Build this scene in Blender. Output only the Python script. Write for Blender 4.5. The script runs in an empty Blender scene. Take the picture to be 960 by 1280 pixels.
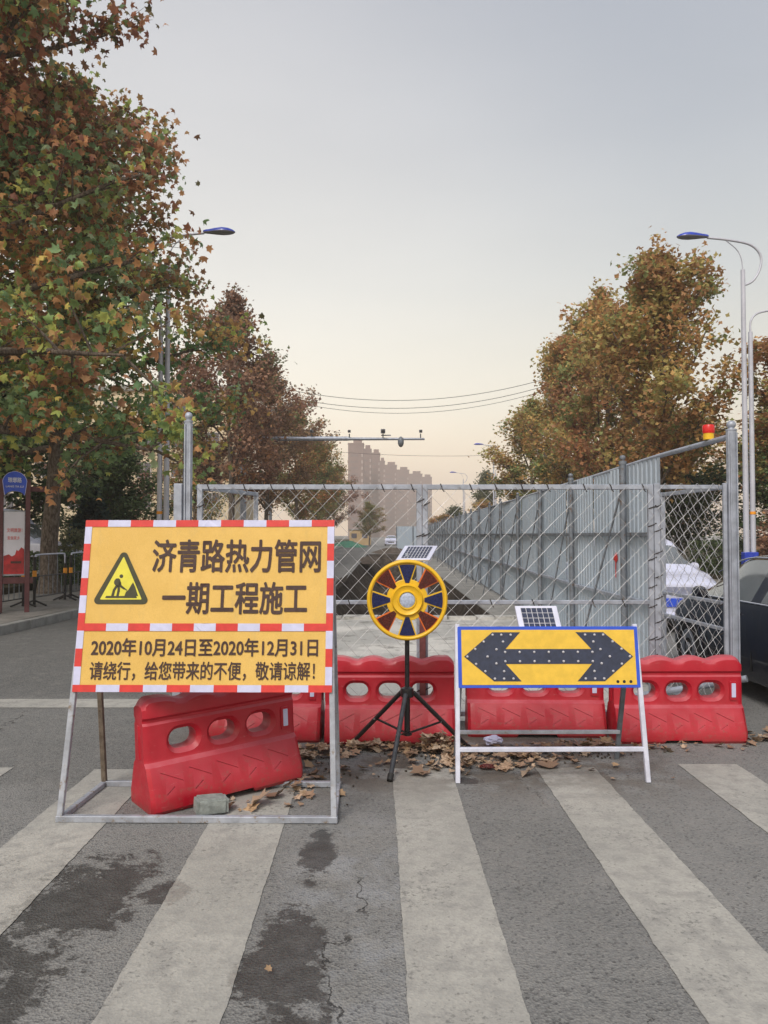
import bpy, bmesh, math, random
import numpy as np
from mathutils import Vector, Matrix, Euler, noise as mnoise
R = math.radians
PI = math.pi
S = bpy.context.scene
COL = S.collection

# ------------------------------------------------------------------ camera
cam = bpy.data.objects.new('camera', bpy.data.cameras.new('camera'))
COL.objects.link(cam)
cam.data.sensor_fit = 'VERTICAL'
cam.data.sensor_height = 36
cam.data.lens = 980 / 1280 * 36
cam.data.clip_start = 0.05
cam.data.clip_end = 3000
cam.location = (0, 0, 1.6)
cam.rotation_euler = (R(90 + 1.64), 0, 0)
S.camera = cam

# ------------------------------------------------------------------ light
SUN_EL, SUN_AZ = 46, 200          # azimuth clockwise from +Y: high, behind the camera, a little to the left
w = bpy.data.worlds.new('World')
S.world = w
w.use_nodes = True
nt = w.node_tree
nt.nodes.clear()
def wn(t, **k):
    n = nt.nodes.new(t)
    for a, b in k.items(): setattr(n, a, b)
    return n
out = wn('ShaderNodeOutputWorld')
bg1 = wn('ShaderNodeBackground'); bg2 = wn('ShaderNodeBackground'); addsh = wn('ShaderNodeAddShader')
sky = wn('ShaderNodeTexSky', sky_type='NISHITA')
sky.sun_disc = False
sky.sun_elevation = R(SUN_EL); sky.sun_rotation = R(SUN_AZ)
sky.dust_density = 6; sky.air_density = 2
nt.links.new(sky.outputs[0], bg1.inputs[0]); bg1.inputs[1].default_value = 0.05
tc = wn('ShaderNodeTexCoord'); sep = wn('ShaderNodeSeparateXYZ')
nt.links.new(tc.outputs['Generated'], sep.inputs[0])
ramp = wn('ShaderNodeValToRGB')
cr = ramp.color_ramp
stops = [(0.0, (1.08, .78, .52)), (.06, (1.0, .78, .57)), (.16, (.76, .70, .61)), (.30, (.555, .545, .53)),
         (.45, (.44, .44, .46)), (.62, (.37, .375, .41)), (1.0, (.34, .35, .39))]
while len(cr.elements) < len(stops): cr.elements.new(.5)
for e, (p, c) in zip(cr.elements, stops):
    e.position = p; e.color = (*c, 1)
nt.links.new(sep.outputs[2], ramp.inputs[0])
# broad glow of the hazy evening sky, ahead and a little to the left
dot = wn('ShaderNodeVectorMath', operation='DOT_PRODUCT')
gd = Vector((-.34, 1, .10)).normalized()
dot.inputs[1].default_value = gd
nt.links.new(tc.outputs['Generated'], dot.inputs[0])
mr = wn('ShaderNodeMapRange', interpolation_type='SMOOTHSTEP')
mr.inputs[1].default_value = .70; mr.inputs[2].default_value = 1.0
mr.inputs[3].default_value = 0.0; mr.inputs[4].default_value = .30
nt.links.new(dot.outputs['Value'], mr.inputs[0])
gl = wn('ShaderNodeMix', data_type='RGBA', blend_type='ADD')
gl.inputs[7].default_value = (.85, .72, .55, 1)
nt.links.new(mr.outputs[0], gl.inputs[0]); nt.links.new(ramp.outputs[0], gl.inputs[6])
wnz = wn('ShaderNodeTexNoise'); wnz.inputs['Scale'].default_value = 1.7; wnz.inputs['Detail'].default_value = 5
wmp = wn('ShaderNodeMapping'); wmp.inputs['Scale'].default_value = (1, 1, 3.2)
nt.links.new(tc.outputs['Generated'], wmp.inputs[0]); nt.links.new(wmp.outputs[0], wnz.inputs['Vector'])
wmr = wn('ShaderNodeMapRange'); wmr.inputs[1].default_value = .3; wmr.inputs[2].default_value = .7; wmr.inputs[3].default_value = .94; wmr.inputs[4].default_value = 1.05
nt.links.new(wnz.outputs['Fac'], wmr.inputs[0])
veil = wn('ShaderNodeVectorMath', operation='SCALE')          # thin uneven haze veil
nt.links.new(gl.outputs[2], veil.inputs[0]); nt.links.new(wmr.outputs[0], veil.inputs['Scale'])
nt.links.new(veil.outputs[0], bg2.inputs[0]); bg2.inputs[1].default_value = .84
nt.links.new(bg1.outputs[0], addsh.inputs[0]); nt.links.new(bg2.outputs[0], addsh.inputs[1])
nt.links.new(addsh.outputs[0], out.inputs[0])

sun = bpy.data.objects.new('sun', bpy.data.lights.new('sun', 'SUN'))
COL.objects.link(sun)
sun.data.energy = 2.0
sun.data.angle = R(20)
sun.data.color = (1.0, .96, .92)
az, el = R(SUN_AZ), R(SUN_EL)
sd = Vector((math.sin(az) * math.cos(el), math.cos(az) * math.cos(el), math.sin(el)))
sun.rotation_euler = sd.to_track_quat('Z', 'Y').to_euler()
sun.location = (0, 0, 40)
S.view_settings.view_transform = 'Standard'
S.view_settings.look = 'None'
S.view_settings.exposure = 0.16
S.view_settings.gamma = 1
S.view_settings.use_curve_mapping = False
S.cycles.max_bounces = 6
S.cycles.diffuse_bounces = 3
S.cycles.transparent_max_bounces = 12
S.cycles.volume_bounces = 1
S.cycles.caustics_reflective = False
S.cycles.caustics_refractive = False

# ------------------------------------------------------------------ tagging
def tag(o, label=None, cat=None, group=None, kind=None):
    if label: o['label'] = label
    if cat: o['category'] = cat
    if group: o['group'] = group
    if kind: o['kind'] = kind
    return o
def thing(name, label, cat, loc=(0, 0, 0), rz=0, group=None):
    o = bpy.data.objects.new(name, None)
    COL.objects.link(o)
    o.location = loc; o.rotation_euler = (0, 0, rz); o.empty_display_size = .2
    return tag(o, label, cat, group)
def copy_tree(o, parent=None):
    c = o.copy(); COL.objects.link(c)
    c.parent = parent
    for ch in o.children: copy_tree(ch, c)
    return c

# ------------------------------------------------------------------ materials
class Mat:
    def __init__(s, name, rough=.7, metal=0, spec=.5):
        s.m = bpy.data.materials.new(name); s.m.use_nodes = True
        s.t = s.m.node_tree; s.b = s.t.nodes['Principled BSDF']
        s.b.inputs['Roughness'].default_value = rough
        s.b.inputs['Metallic'].default_value = metal
        s.b.inputs['Specular IOR Level'].default_value = spec
        s._tc = None
    def n(s, t, **k):
        x = s.t.nodes.new(t)
        for a, b in k.items(): setattr(x, a, b)
        return x
    def l(s, a, b): s.t.links.new(a, b)
    def put(s, v, sock):
        if v is None: return
        if isinstance(v, bpy.types.NodeSocket): s.l(v, sock)
        elif isinstance(v, (tuple, list)) and len(v) == 3 and sock.type == 'RGBA': sock.default_value = (*v, 1)
        else: sock.default_value = v
    def obj(s):
        if not s._tc: s._tc = s.n('ShaderNodeTexCoord')
        return s._tc.outputs['Object']
    def pos(s): return s.n('ShaderNodeNewGeometry').outputs['Position']
    def xyz(s, v=None):
        x = s.n('ShaderNodeSeparateXYZ'); s.l(v or s.pos(), x.inputs[0]); return x.outputs
    def noise(s, scale, detail=4, rough=.6, vec=None, dist=0):
        x = s.n('ShaderNodeTexNoise'); x.inputs['Scale'].default_value = scale
        x.inputs['Detail'].default_value = detail; x.inputs['Roughness'].default_value = rough
        x.inputs['Distortion'].default_value = dist
        s.l(vec or s.obj(), x.inputs['Vector']); return x.outputs['Fac']
    def stretch(s, sc, vec=None):
        x = s.n('ShaderNodeMapping'); x.inputs['Scale'].default_value = sc
        s.l(vec or s.obj(), x.inputs[0]); return x.outputs[0]
    def math(s, op, a, b=0, c=None, clamp=False):
        x = s.n('ShaderNodeMath', operation=op, use_clamp=clamp)
        s.put(a, x.inputs[0]); s.put(b, x.inputs[1])
        if c is not None: s.put(c, x.inputs[2])
        return x.outputs[0]
    def step(s, v, a, b, lo=0, hi=1):
        x = s.n('ShaderNodeMapRange', interpolation_type='SMOOTHSTEP')
        s.put(v, x.inputs[0])
        for i, q in zip((1, 2, 3, 4), (a, b, lo, hi)): x.inputs[i].default_value = q
        return x.outputs[0]
    def mix(s, f, a, b, blend='MIX'):
        x = s.n('ShaderNodeMix', data_type='RGBA', blend_type=blend)
        s.put(f, x.inputs[0]); s.put(a, x.inputs[6]); s.put(b, x.inputs[7]); return x.outputs[2]
    def color(s, v): s.put(v, s.b.inputs['Base Color']); return s
    def roughness(s, v): s.put(v, s.b.inputs['Roughness']); return s
    def bump(s, h, strength=.3, dist=.01):
        x = s.n('ShaderNodeBump'); x.inputs['Strength'].default_value = strength
        x.inputs['Distance'].default_value = dist
        s.l(h, x.inputs['Height']); s.l(x.outputs[0], s.b.inputs['Normal']); return s
def dull(c, k): return tuple(x * k for x in c)
def simple(name, c, rough=.6, metal=0, var=.22, scale=6, bump=0, bscale=60, spec=.5, dirt=None):
    m = Mat(name, rough, metal, spec)
    f = m.step(m.noise(scale, 6), .3, .7)
    col = m.mix(f, dull(c, 1 - var), dull(c, 1 + var * .5))
    if dirt:
        d = m.step(m.noise(scale * 2.3, 8, .7), .54, .68)
        col = m.mix(d, col, dirt)
    m.color(col)
    m.roughness(m.step(m.noise(scale * 3, 3), .2, .8, max(.03, rough - .1), min(1, rough + .12)))
    if bump: m.bump(m.noise(bscale, 5, .65), bump, .01)
    return m.m

M = {}
# galvanised steel, light and weathered
M['steel'] = simple('galvanised_steel', (.38, .42, .50), .5, .35, .25, 9, .08, 90)
M['steel_dull'] = simple('weathered_steel', (.19, .215, .25), .6, .4, .3, 8, .15, 70, dirt=(.14, .09, .06))
M['wire'] = simple('mesh_wire', (.50, .51, .53), .45, .3, .25, 4)
M['tie'] = simple('rusty_tie', (.035, .03, .03), .8)
M['white_tube'] = simple('white_tube', (.62, .65, .78), .35, .1, .15, 12, .04)
M['frame_tube'] = simple('frame_tube', (.37, .40, .46), .45, .25, .25, 11, .06, 80, dirt=(.22, .17, .12))
M['old_tube'] = simple('old_rusty_tube', (.16, .13, .10), .7, .2, .35, 14, .2, 90, dirt=(.08, .05, .03))
M['black_paint'] = simple('black_powder_coat', (.012, .012, .014), .35, 0, .3, 15)
M['dark_tube'] = simple('scuffed_black_tube', (.035, .04, .05), .45, 0, .4, 25, .1, 90)
M['brown_post'] = simple('red_oxide_paint', (.16, .05, .05), .75, 0, .3, 14, .2, 80)
M['gold'] = None
M['pole'] = simple('white_lamp_pole', (.50, .52, .60), .4, .1, .12, 3)
M['blue_plastic'] = simple('blue_enamel', (.02, .05, .42), .3, 0, .2, 6)
M['lamp_under'] = simple('lamp_underside', (.30, .30, .32), .5, 0, .1)
M['blue_border'] = simple('blue_border', (.025, .09, .60), .4, 0, .12, 10)
M['arrow_navy'] = simple('navy_arrow_sheet', (.028, .038, .075), .5, 0, .25, 30)
M['yellow_sheet'] = simple('yellow_sheet', (.76, .495, .055), .45, 0, .10, 14)
M['led'] = simple('led_lens', (.5, .5, .55), .2, 0, .1)
M['yellow_plastic'] = simple('yellow_plastic', (.82, .50, .02), .38, 0, .12, 8)
M['navy_lens'] = simple('navy_lens', (.005, .012, .085), .25, 0, .5, 120, .3, 160)
M['red_lens'] = simple('dark_red_lens', (.085, .010, .007), .25, 0, .5, 60, .3, 120)
M['orange_rim'] = simple('orange_rim', (.75, .16, .02), .4)
M['hub_lens'] = simple('hub_lens', (.45, .52, .68), .3, 0, .25, 60, .2, 150)
M['black_hole'] = simple('black_recess', (.01, .01, .01), .6)
M['solar_cell'] = simple('solar_cell', (.035, .045, .09), .2, .1, .3, 40)
M['solar_frame'] = simple('solar_frame', (.62, .64, .78), .4, .2, .1)
M['solar_grid'] = simple('solar_grid_line', (.55, .56, .62), .4)
M['tape_red'] = simple('red_tape', (.62, .035, .03), .45, 0, .12, 18)
M['tape_white'] = simple('white_tape', (.56, .58, .80), .4, 0, .08, 18)
M['print_dark'] = simple('dark_print', (.050, .022, .018), .6, 0, .2, 20)
M['tri_dark'] = simple('triangle_border_print', (.045, .045, .018), .6, 0, .15, 20)
M['tri_yellow'] = simple('triangle_yellow_print', (.68, .62, .055), .5, 0, .08, 20)
M['concrete_block'] = simple('concrete_block', (.27, .30, .29), .85, 0, .3, 20, .5, 90)
M['dead_leaf'] = None
M['glass_dark'] = simple('car_glass', (.22, .24, .25), .03, .45, .1, 3)
M['chrome'] = simple('chrome', (.6, .62, .68), .2, .9, .1, 5)
M['tyre'] = simple('tyre_rubber', (.02, .02, .02), .8, 0, .3, 30)
M['rim'] = simple('wheel_rim', (.35, .36, .4), .35, .7, .2, 10)
M['paint_black'] = simple('navy_black_car_paint', (.004, .006, .017), .16, 0, .3, 2, dirt=(.008, .008, .012))
M['paint_white'] = simple('white_car_paint', (.60, .63, .80), .25, 0, .06, 2)
for q in ('paint_black', 'paint_white'):
    bs = M[q].node_tree.nodes['Principled BSDF']; bs.inputs['Coat Weight'].default_value = .35; bs.inputs['Coat Roughness'].default_value = .04
M['glass_dark'].node_tree.nodes['Principled BSDF'].inputs['Specular IOR Level'].default_value = 1
M['plate'] = simple('blue_number_plate', (.03, .09, .62), .4)
M['white_print'] = simple('white_print', (.75, .77, .85), .5)
M['headlamp'] = simple('headlamp_glass', (.5, .52, .6), .15, .2, .3, 30)
M['red_lamp'] = simple('red_lamp_plastic', (.72, .02, .02), .3)
M['poster_red'] = simple('poster_red', (.42, .02, .025), .4, 0, .45, 8)
M['poster_white'] = simple('poster_white', (.66, .66, .74), .35, 0, .06, 5)
M['board_frame'] = simple('maroon_board_frame', (.11, .035, .040), .55, 0, .3, 6, .1)
M['orange'] = simple('orange_reflector', (.85, .33, .02), .4)
M['tarp'] = simple('green_tarpaulin', (.03, .14, .09), .7, 0, .4, .8, .3, 3)
M['hut'] = simple('tan_hut', (.42, .30, .16), .7, 0, .15, 1)
M['cloth_dark'] = simple('dark_clothes', (.02, .02, .025), .9)
M['skin'] = simple('skin', (.45, .28, .2), .6)
M['hair'] = simple('hair', (.015, .012, .01), .6)
M['cable'] = simple('cable', (.03, .03, .035), .7)
M['window_dark'] = simple('window_dark', (.10, .10, .12), .2, 0, .3, .5)
M['tower_window'] = simple('tower_window', (.17, .12, .115), .5, 0, .1, .3)
M['tower_pale'] = simple('tower_stair_window', (.40, .33, .31), .4, 0, .2, .3)
M['window_pale'] = simple('window_pale', (.55, .50, .46), .4, 0, .2, .3)
M['tower_wall'] = simple('brown_pink_render', (.22, .145, .13), .9, 0, .12, .15)
M['beige_wall'] = simple('beige_render', (.62, .52, .36), .9, 0, .1, .2)
M['kerb'] = simple('kerb_concrete', (.26, .26, .25), .85, 0, .25, 5, .3, 70)

def gold_sheet():
    m = Mat('gold_banner_cloth', .55)
    f = m.step(m.noise(3, 5), .3, .7)
    c = m.mix(f, (.68, .435, .10), (.75, .49, .125))
    c = m.mix(m.step(m.noise(260, 2, .5), .35, .75), c, m.mix(1, c, (.88, .86, .80), 'MULTIPLY'))
    dd = m.math('MULTIPLY', m.step(m.noise(5, 8, .7, m.stretch((2.5, 2.5, .6))), .52, .74), .45)
    c = m.mix(dd, c, (.50, .36, .13))
    m.color(c); m.bump(m.noise(5, 4, .55, m.stretch((1.6, 1.6, .7))), .5, .02)
    return m.m
M['gold'] = gold_sheet()

def barrier_red():
    m = Mat('red_barrier_plastic', .38)
    f = m.step(m.noise(4, 6), .3, .7)
    c = m.mix(f, (.36, .004, .016), (.46, .008, .026))
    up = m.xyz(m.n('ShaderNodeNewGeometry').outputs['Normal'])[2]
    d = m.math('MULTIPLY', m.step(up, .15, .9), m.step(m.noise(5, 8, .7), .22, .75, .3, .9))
    c = m.mix(d, c, (.50, .13, .16))                 # paler pink mixed in on upward-facing ledges and slopes
    fd = m.step(m.noise(2.6, 6, .65), .42, .66)
    c = m.mix(m.math('MULTIPLY', fd, .28), c, (.47, .05, .065))
    sc = m.step(m.noise(16, 12, .8, m.stretch((.5, 1, 2.2))), .58, .68)
    c = m.mix(m.math('MULTIPLY', sc, .45), c, (.48, .22, .22))
    mud = m.math('MULTIPLY', m.step(m.xyz(m.obj())[2], .05, .36, .8, 0), m.step(m.noise(24, 8, .75), .52, .66))
    c = m.mix(m.math('MULTIPLY', mud, .6), c, (.20, .10, .075))
    g = m.step(m.xyz(m.obj())[2], .0, .10, .55, 0)
    g = m.math('MULTIPLY', g, m.step(m.noise(9, 7, .7), .38, .62))
    c = m.mix(g, c, (.16, .05, .04))                 # road grime along the foot
    m.color(c); m.roughness(m.step(m.noise(10, 4), .3, .7, .32, .55)); m.bump(m.math('ADD', m.math('MULTIPLY', m.noise(160, 3), .4), m.noise(7, 3)), .25, .006)
    return m.m
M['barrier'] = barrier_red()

def hoarding_sheet():
    m = Mat('grey_blue_sheet_steel', .5, .15)
    oi = m.n('ShaderNodeObjectInfo').outputs['Random']
    c = m.mix(oi, (.34, .42, .51), (.43, .51, .60))
    st = m.step(m.noise(3, 6, .6, m.stretch((6, 6, .8))), .40, .72)
    c = m.mix(m.math('MULTIPLY', st, .5), c, (.42, .46, .50))
    d = m.step(m.noise(5, 8, .7, m.stretch((3, 3, .7))), .60, .72)
    c = m.mix(m.math('MULTIPLY', d, .6), c, (.12, .10, .08))
    m.color(c)
    return m.m
M['sheet'] = hoarding_sheet()

def leaf_mat(name, sat=1):
    m = Mat(name, .55, 0, .25)
    a = m.n('ShaderNodeAttribute', attribute_name='tint'); c = a.outputs['Color']
    oi = m.n('ShaderNodeObjectInfo').outputs['Random']
    P = m.pos()
    c = m.mix(m.step(m.noise(38, 4, .6, P), .45, .75), c, m.mix(1, c, (1.15, .82, .62), 'MULTIPLY'))
    c = m.mix(m.step(m.noise(90, 3, .6, P), .35, .7, .35, 0), c, m.mix(1, c, (.65, .65, .65), 'MULTIPLY'))
    h = m.n('ShaderNodeHueSaturation'); m.l(c, h.inputs['Color'])
    m.l(m.step(oi, 0, 1, .485, .515), h.inputs['Hue']); h.inputs['Saturation'].default_value = sat * .93
    m.l(h.outputs[0], m.b.inputs['Base Color'])
    tr = m.n('ShaderNodeBsdfTranslucent'); m.l(h.outputs[0], tr.inputs[0])
    mx = m.n('ShaderNodeMixShader'); mx.inputs[0].default_value = .45
    m.l(m.b.outputs[0], mx.inputs[1]); m.l(tr.outputs[0], mx.inputs[2])
    m.l(mx.outputs[0], m.t.nodes['Material Output'].inputs[0])
    return m.m
M['leaf'] = leaf_mat('leaf')
def bark():
    m = Mat('plane_bark', .9)
    f = m.step(m.noise(7, 6, .6, m.stretch((3, 3, 1))), .38, .62)
    c = m.mix(f, (.085, .065, .05), (.20, .165, .135))
    m.color(m.mix(m.step(m.noise(22, 4, .5, m.stretch((2, 2, .5))), .5, .7), c, (.055, .042, .034)))
    m.bump(m.noise(30, 8, .7, m.stretch((2, 2, .5))), .7, .03)
    return m.m
M['bark'] = bark()
def dead_leaf():
    m = Mat('dead_leaf', .75)
    c = m.n('ShaderNodeAttribute', attribute_name='tint').outputs['Color']
    m.l(m.mix(m.step(m.noise(60, 5), .4, .75), c, (.16, .10, .065)), m.b.inputs['Base Color'])
    return m.m
M['dead_leaf'] = dead_leaf()

# ---- ground materials, all in world metres
def ellipse(m, X, Y, cx, cy, rx, ry):
    rx *= .97; ry *= .97
    a = m.math('DIVIDE', m.math('SUBTRACT', X, cx), rx); b = m.math('DIVIDE', m.math('SUBTRACT', Y, cy), ry)
    d = m.math('SQRT', m.math('ADD', m.math('MULTIPLY', a, a), m.math('MULTIPLY', b, b)))
    return m.step(d, .35, 1.15, 1, 0)
def grit(m, P):
    v = m.n('ShaderNodeTexVoronoi'); v.inputs['Scale'].default_value = 95; m.l(P, v.inputs['Vector'])
    h = m.n('ShaderNodeSeparateColor'); m.l(v.outputs['Color'], h.inputs[0])
    return h.outputs[0], v.outputs['Distance']
def crack(m, P, X, Y, x0, slope, y0, y1, wdt, seed):
    off = m.math('MULTIPLY', m.math('SUBTRACT', m.noise(1.9 + seed * .13, 7, .62, P), .5), .75)
    x = m.math('SUBTRACT', m.math('SUBTRACT', X, off), m.math('MULTIPLY_ADD', Y, slope, x0))
    c = m.step(m.math('ABSOLUTE', x), wdt * .4, wdt, 1, 0)
    e = m.math('MULTIPLY', m.step(Y, y0, y0 + .1), m.step(Y, y1 - .1, y1, 1, 0))
    return m.math('MULTIPLY', c, e)
def asphalt(paint=False):
    m = Mat('stripe_paint' if paint else 'asphalt', .85)
    P = m.pos(); X, Y, Z = m.xyz(P)
    gr, gd_ = grit(m, P)
    big = m.step(m.noise(.9, 6, .6, P), .35, .68)
    if paint:
        c = m.mix(big, (.33, .325, .30), (.43, .42, .385))
        c = m.mix(m.step(m.noise(9, 7, .7, P), .40, .72), c, (.27, .265, .25))
        c = m.mix(m.math('MULTIPLY', gr, .35), c, (.22, .22, .21))
        worn = m.step(m.math('ADD', m.math('MULTIPLY', m.noise(38, 7, .75, P), .7), m.math('MULTIPLY', m.noise(2.2, 5, .6, P), .3)), .54, .63)
        c = m.mix(m.math('MULTIPLY', worn, .75), c, (.13, .13, .125))
    else:
        c = m.mix(big, (.128, .130, .130), (.19, .19, .187))
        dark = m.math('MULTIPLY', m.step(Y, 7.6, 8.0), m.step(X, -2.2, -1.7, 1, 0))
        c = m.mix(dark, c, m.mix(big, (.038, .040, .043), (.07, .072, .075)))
        mid = m.math('MULTIPLY', m.step(m.math('ADD', m.math('MULTIPLY', m.noise(1.6, 6, .6, P), 1.4), Y), 5.6, 5.95),
                     m.step(X, -1.6, -1.3, 1, 0))
        c = m.mix(m.math('MULTIPLY', mid, .6), c, (.085, .085, .083))
        pale = m.math('MULTIPLY', ellipse(m, X, Y, -.12, 3.5, .42, 1.2), m.step(m.noise(3.5, 5, .6, P), .42, .62))
        c = m.mix(m.math('MULTIPLY', pale, .6), c, (.26, .275, .30))
        pl = m.step(m.noise(5, 7, .65, P), .50, .70)
        c = m.mix(m.math('MULTIPLY', pl, .3), c, (.25, .24, .22))
        c = m.mix(m.math('MULTIPLY', gr, .42), c, (.30, .30, .285))
        c = m.mix(m.math('MULTIPLY', m.step(gr, .14, .0), .45), c, (.03, .03, .03))
    # damp stains by the stripes, each with a place of its own
    st = None
    for e in [(-1.32, 3.5, .30, .62), (-1.42, 2.85, .34, .42), (-.98, 3.55, .16, .14), (-.37, 3.0, .20, .5), (-.33, 4.0, .10, .4),
              (-.30, 2.45, .22, .30), (-1.35, 2.3, .45, .4), (.52, 5.15, .14, .10)]:
        q = ellipse(m, X, Y, *e)
        st = q if st is None else m.math('MAXIMUM', st, q)
    sn = m.math('ADD', m.math('ADD', m.math('MULTIPLY_ADD', m.noise(3.4, 5, .65, P), 2.6, -1.3), m.math('MULTIPLY_ADD', m.noise(19, 9, .78, P), 2.0, -1.0)), m.math('MULTIPLY', st, .75))
    smask = m.math('MULTIPLY', m.step(sn, .34, .42), m.step(st, .0, .12))
    soft = m.math('MULTIPLY', m.step(sn, .12, .42), m.step(st, .0, .12))
    c = m.mix(m.math('MULTIPLY', soft, .1 if paint else .35), c, (.05, .05, .048))
    c = m.mix(m.math('MULTIPLY', smask, m.step(m.noise(11, 7, .7, P), .3, .7, .22 if paint else .88, .12 if paint else .55)), c, (.030, .030, .029))
    # soil and dust tracked round the barriers
    soil = m.math('MULTIPLY', m.step(Y, 4.55, 5.3), m.step(Y, 6.3, 7.2, 1, 0))
    soil = m.math('MULTIPLY', soil, m.math('MULTIPLY', m.step(X, -1.9, -1.2), m.step(X, 1.2, 2.6, 1, 0)))
    soil = m.math('MULTIPLY', soil, m.step(m.noise(3.1, 7, .62, P), .40, .56))
    c = m.mix(m.math('MULTIPLY', soil, .5 if paint else .82), c, m.mix(m.noise(14, 5, .6, P), (.055, .046, .038), (.14, .115, .09)))
    # cracks
    cks = [(-.13, 0, 2.5, 3.75, .007, 0), (1.3, .25, 3.3, 4.9, .005, 3), (-1.5, .9, 2.4, 2.75, .006, 5), (1.9, -.2, 4.6, 6, .004, 9),
           (-3.2, .0, 5.2, 7.2, .008, 12), (-4.6, .2, 8.4, 12, .01, 14)]
    k = None; brk = m.step(m.noise(6, 4, .6, P), .36, .52)
    for q in cks:
        z = crack(m, P, X, Y, *q); k = z if k is None else m.math('MAXIMUM', k, z)
    k = m.math('MULTIPLY', k, brk)
    c = m.mix(m.math('MULTIPLY', k, .5 if paint else .85), c, (.022, .022, .022))
    m.color(c)
    m.roughness(m.math('MULTIPLY_ADD', smask, -.35, .88))
    h = m.math('ADD', m.math('MULTIPLY', gd_, .35 if paint else .9), m.math('MULTIPLY', k, -2))
    m.bump(h, .9 if not paint else .5, .007)
    return m.m
M['asphalt'] = asphalt()
M['paint'] = asphalt(True)
def slab(name='site_concrete', k=1.0):
    m = Mat(name, .85)
    P = m.pos()
    b = m.step(m.noise(.7, 6, .6, P), .4, .62)
    c = m.mix(b, dull((.38, .38, .365), k), dull((.58, .57, .54), k))
    c = m.mix(m.step(m.noise(2.2, 8, .7, P), .52, .66), c, (.19, .185, .17))
    c = m.mix(m.math('MULTIPLY', m.step(m.noise(40, 4, .6, P), .4, .7), .3), c, (.2, .2, .19))
    m.color(c); m.bump(m.noise(50, 6, .7, P), .4, .008)
    return m.m
M['slab'] = slab()
M['slab_dusty'] = slab('dusty_concrete', .52)
def paving():
    m = Mat('pavement_paving', .85)
    P = m.pos()
    c = m.mix(m.step(m.noise(1.3, 6, .6, P), .35, .65), (.19, .18, .165), (.27, .255, .235))
    br = m.n('ShaderNodeTexBrick'); m.l(P, br.inputs['Vector'])
    br.inputs['Scale'].default_value = 1; br.inputs['Brick Width'].default_value = .4; br.inputs['Row Height'].default_value = .2
    br.inputs['Mortar Size'].default_value = .008
    br.inputs['Color1'].default_value = (1, 1, 1, 1); br.inputs['Color2'].default_value = (.85, .85, .85, 1)
    br.inputs['Mortar'].default_value = (.5, .5, .5, 1)
    c = m.mix(1, c, br.outputs[0], 'MULTIPLY')
    m.color(c); m.bump(m.noise(60, 4, .6, P), .3, .006)
    return m.m
M['paving'] = paving()
def soil(name, a, b):
    m = Mat(name, .95, 0, .1)
    P = m.pos()
    c = m.mix(m.step(m.noise(2.5, 8, .7, P), .35, .65), a, b)
    c = m.mix(m.step(m.noise(9, 6, .7, P), .58, .66), c, dull(b, 1.5))
    m.color(c); m.bump(m.noise(6, 9, .75, P), 1, .12)
    return m.m
M['soil'] = soil('dark_soil', (.028, .023, .019), (.095, .078, .064))
M['verge'] = soil('verge_soil', (.05, .045, .03), (.10, .085, .06))
M['spoil'] = soil('dry_spoil', (.07, .055, .045), (.14, .115, .095))

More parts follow.
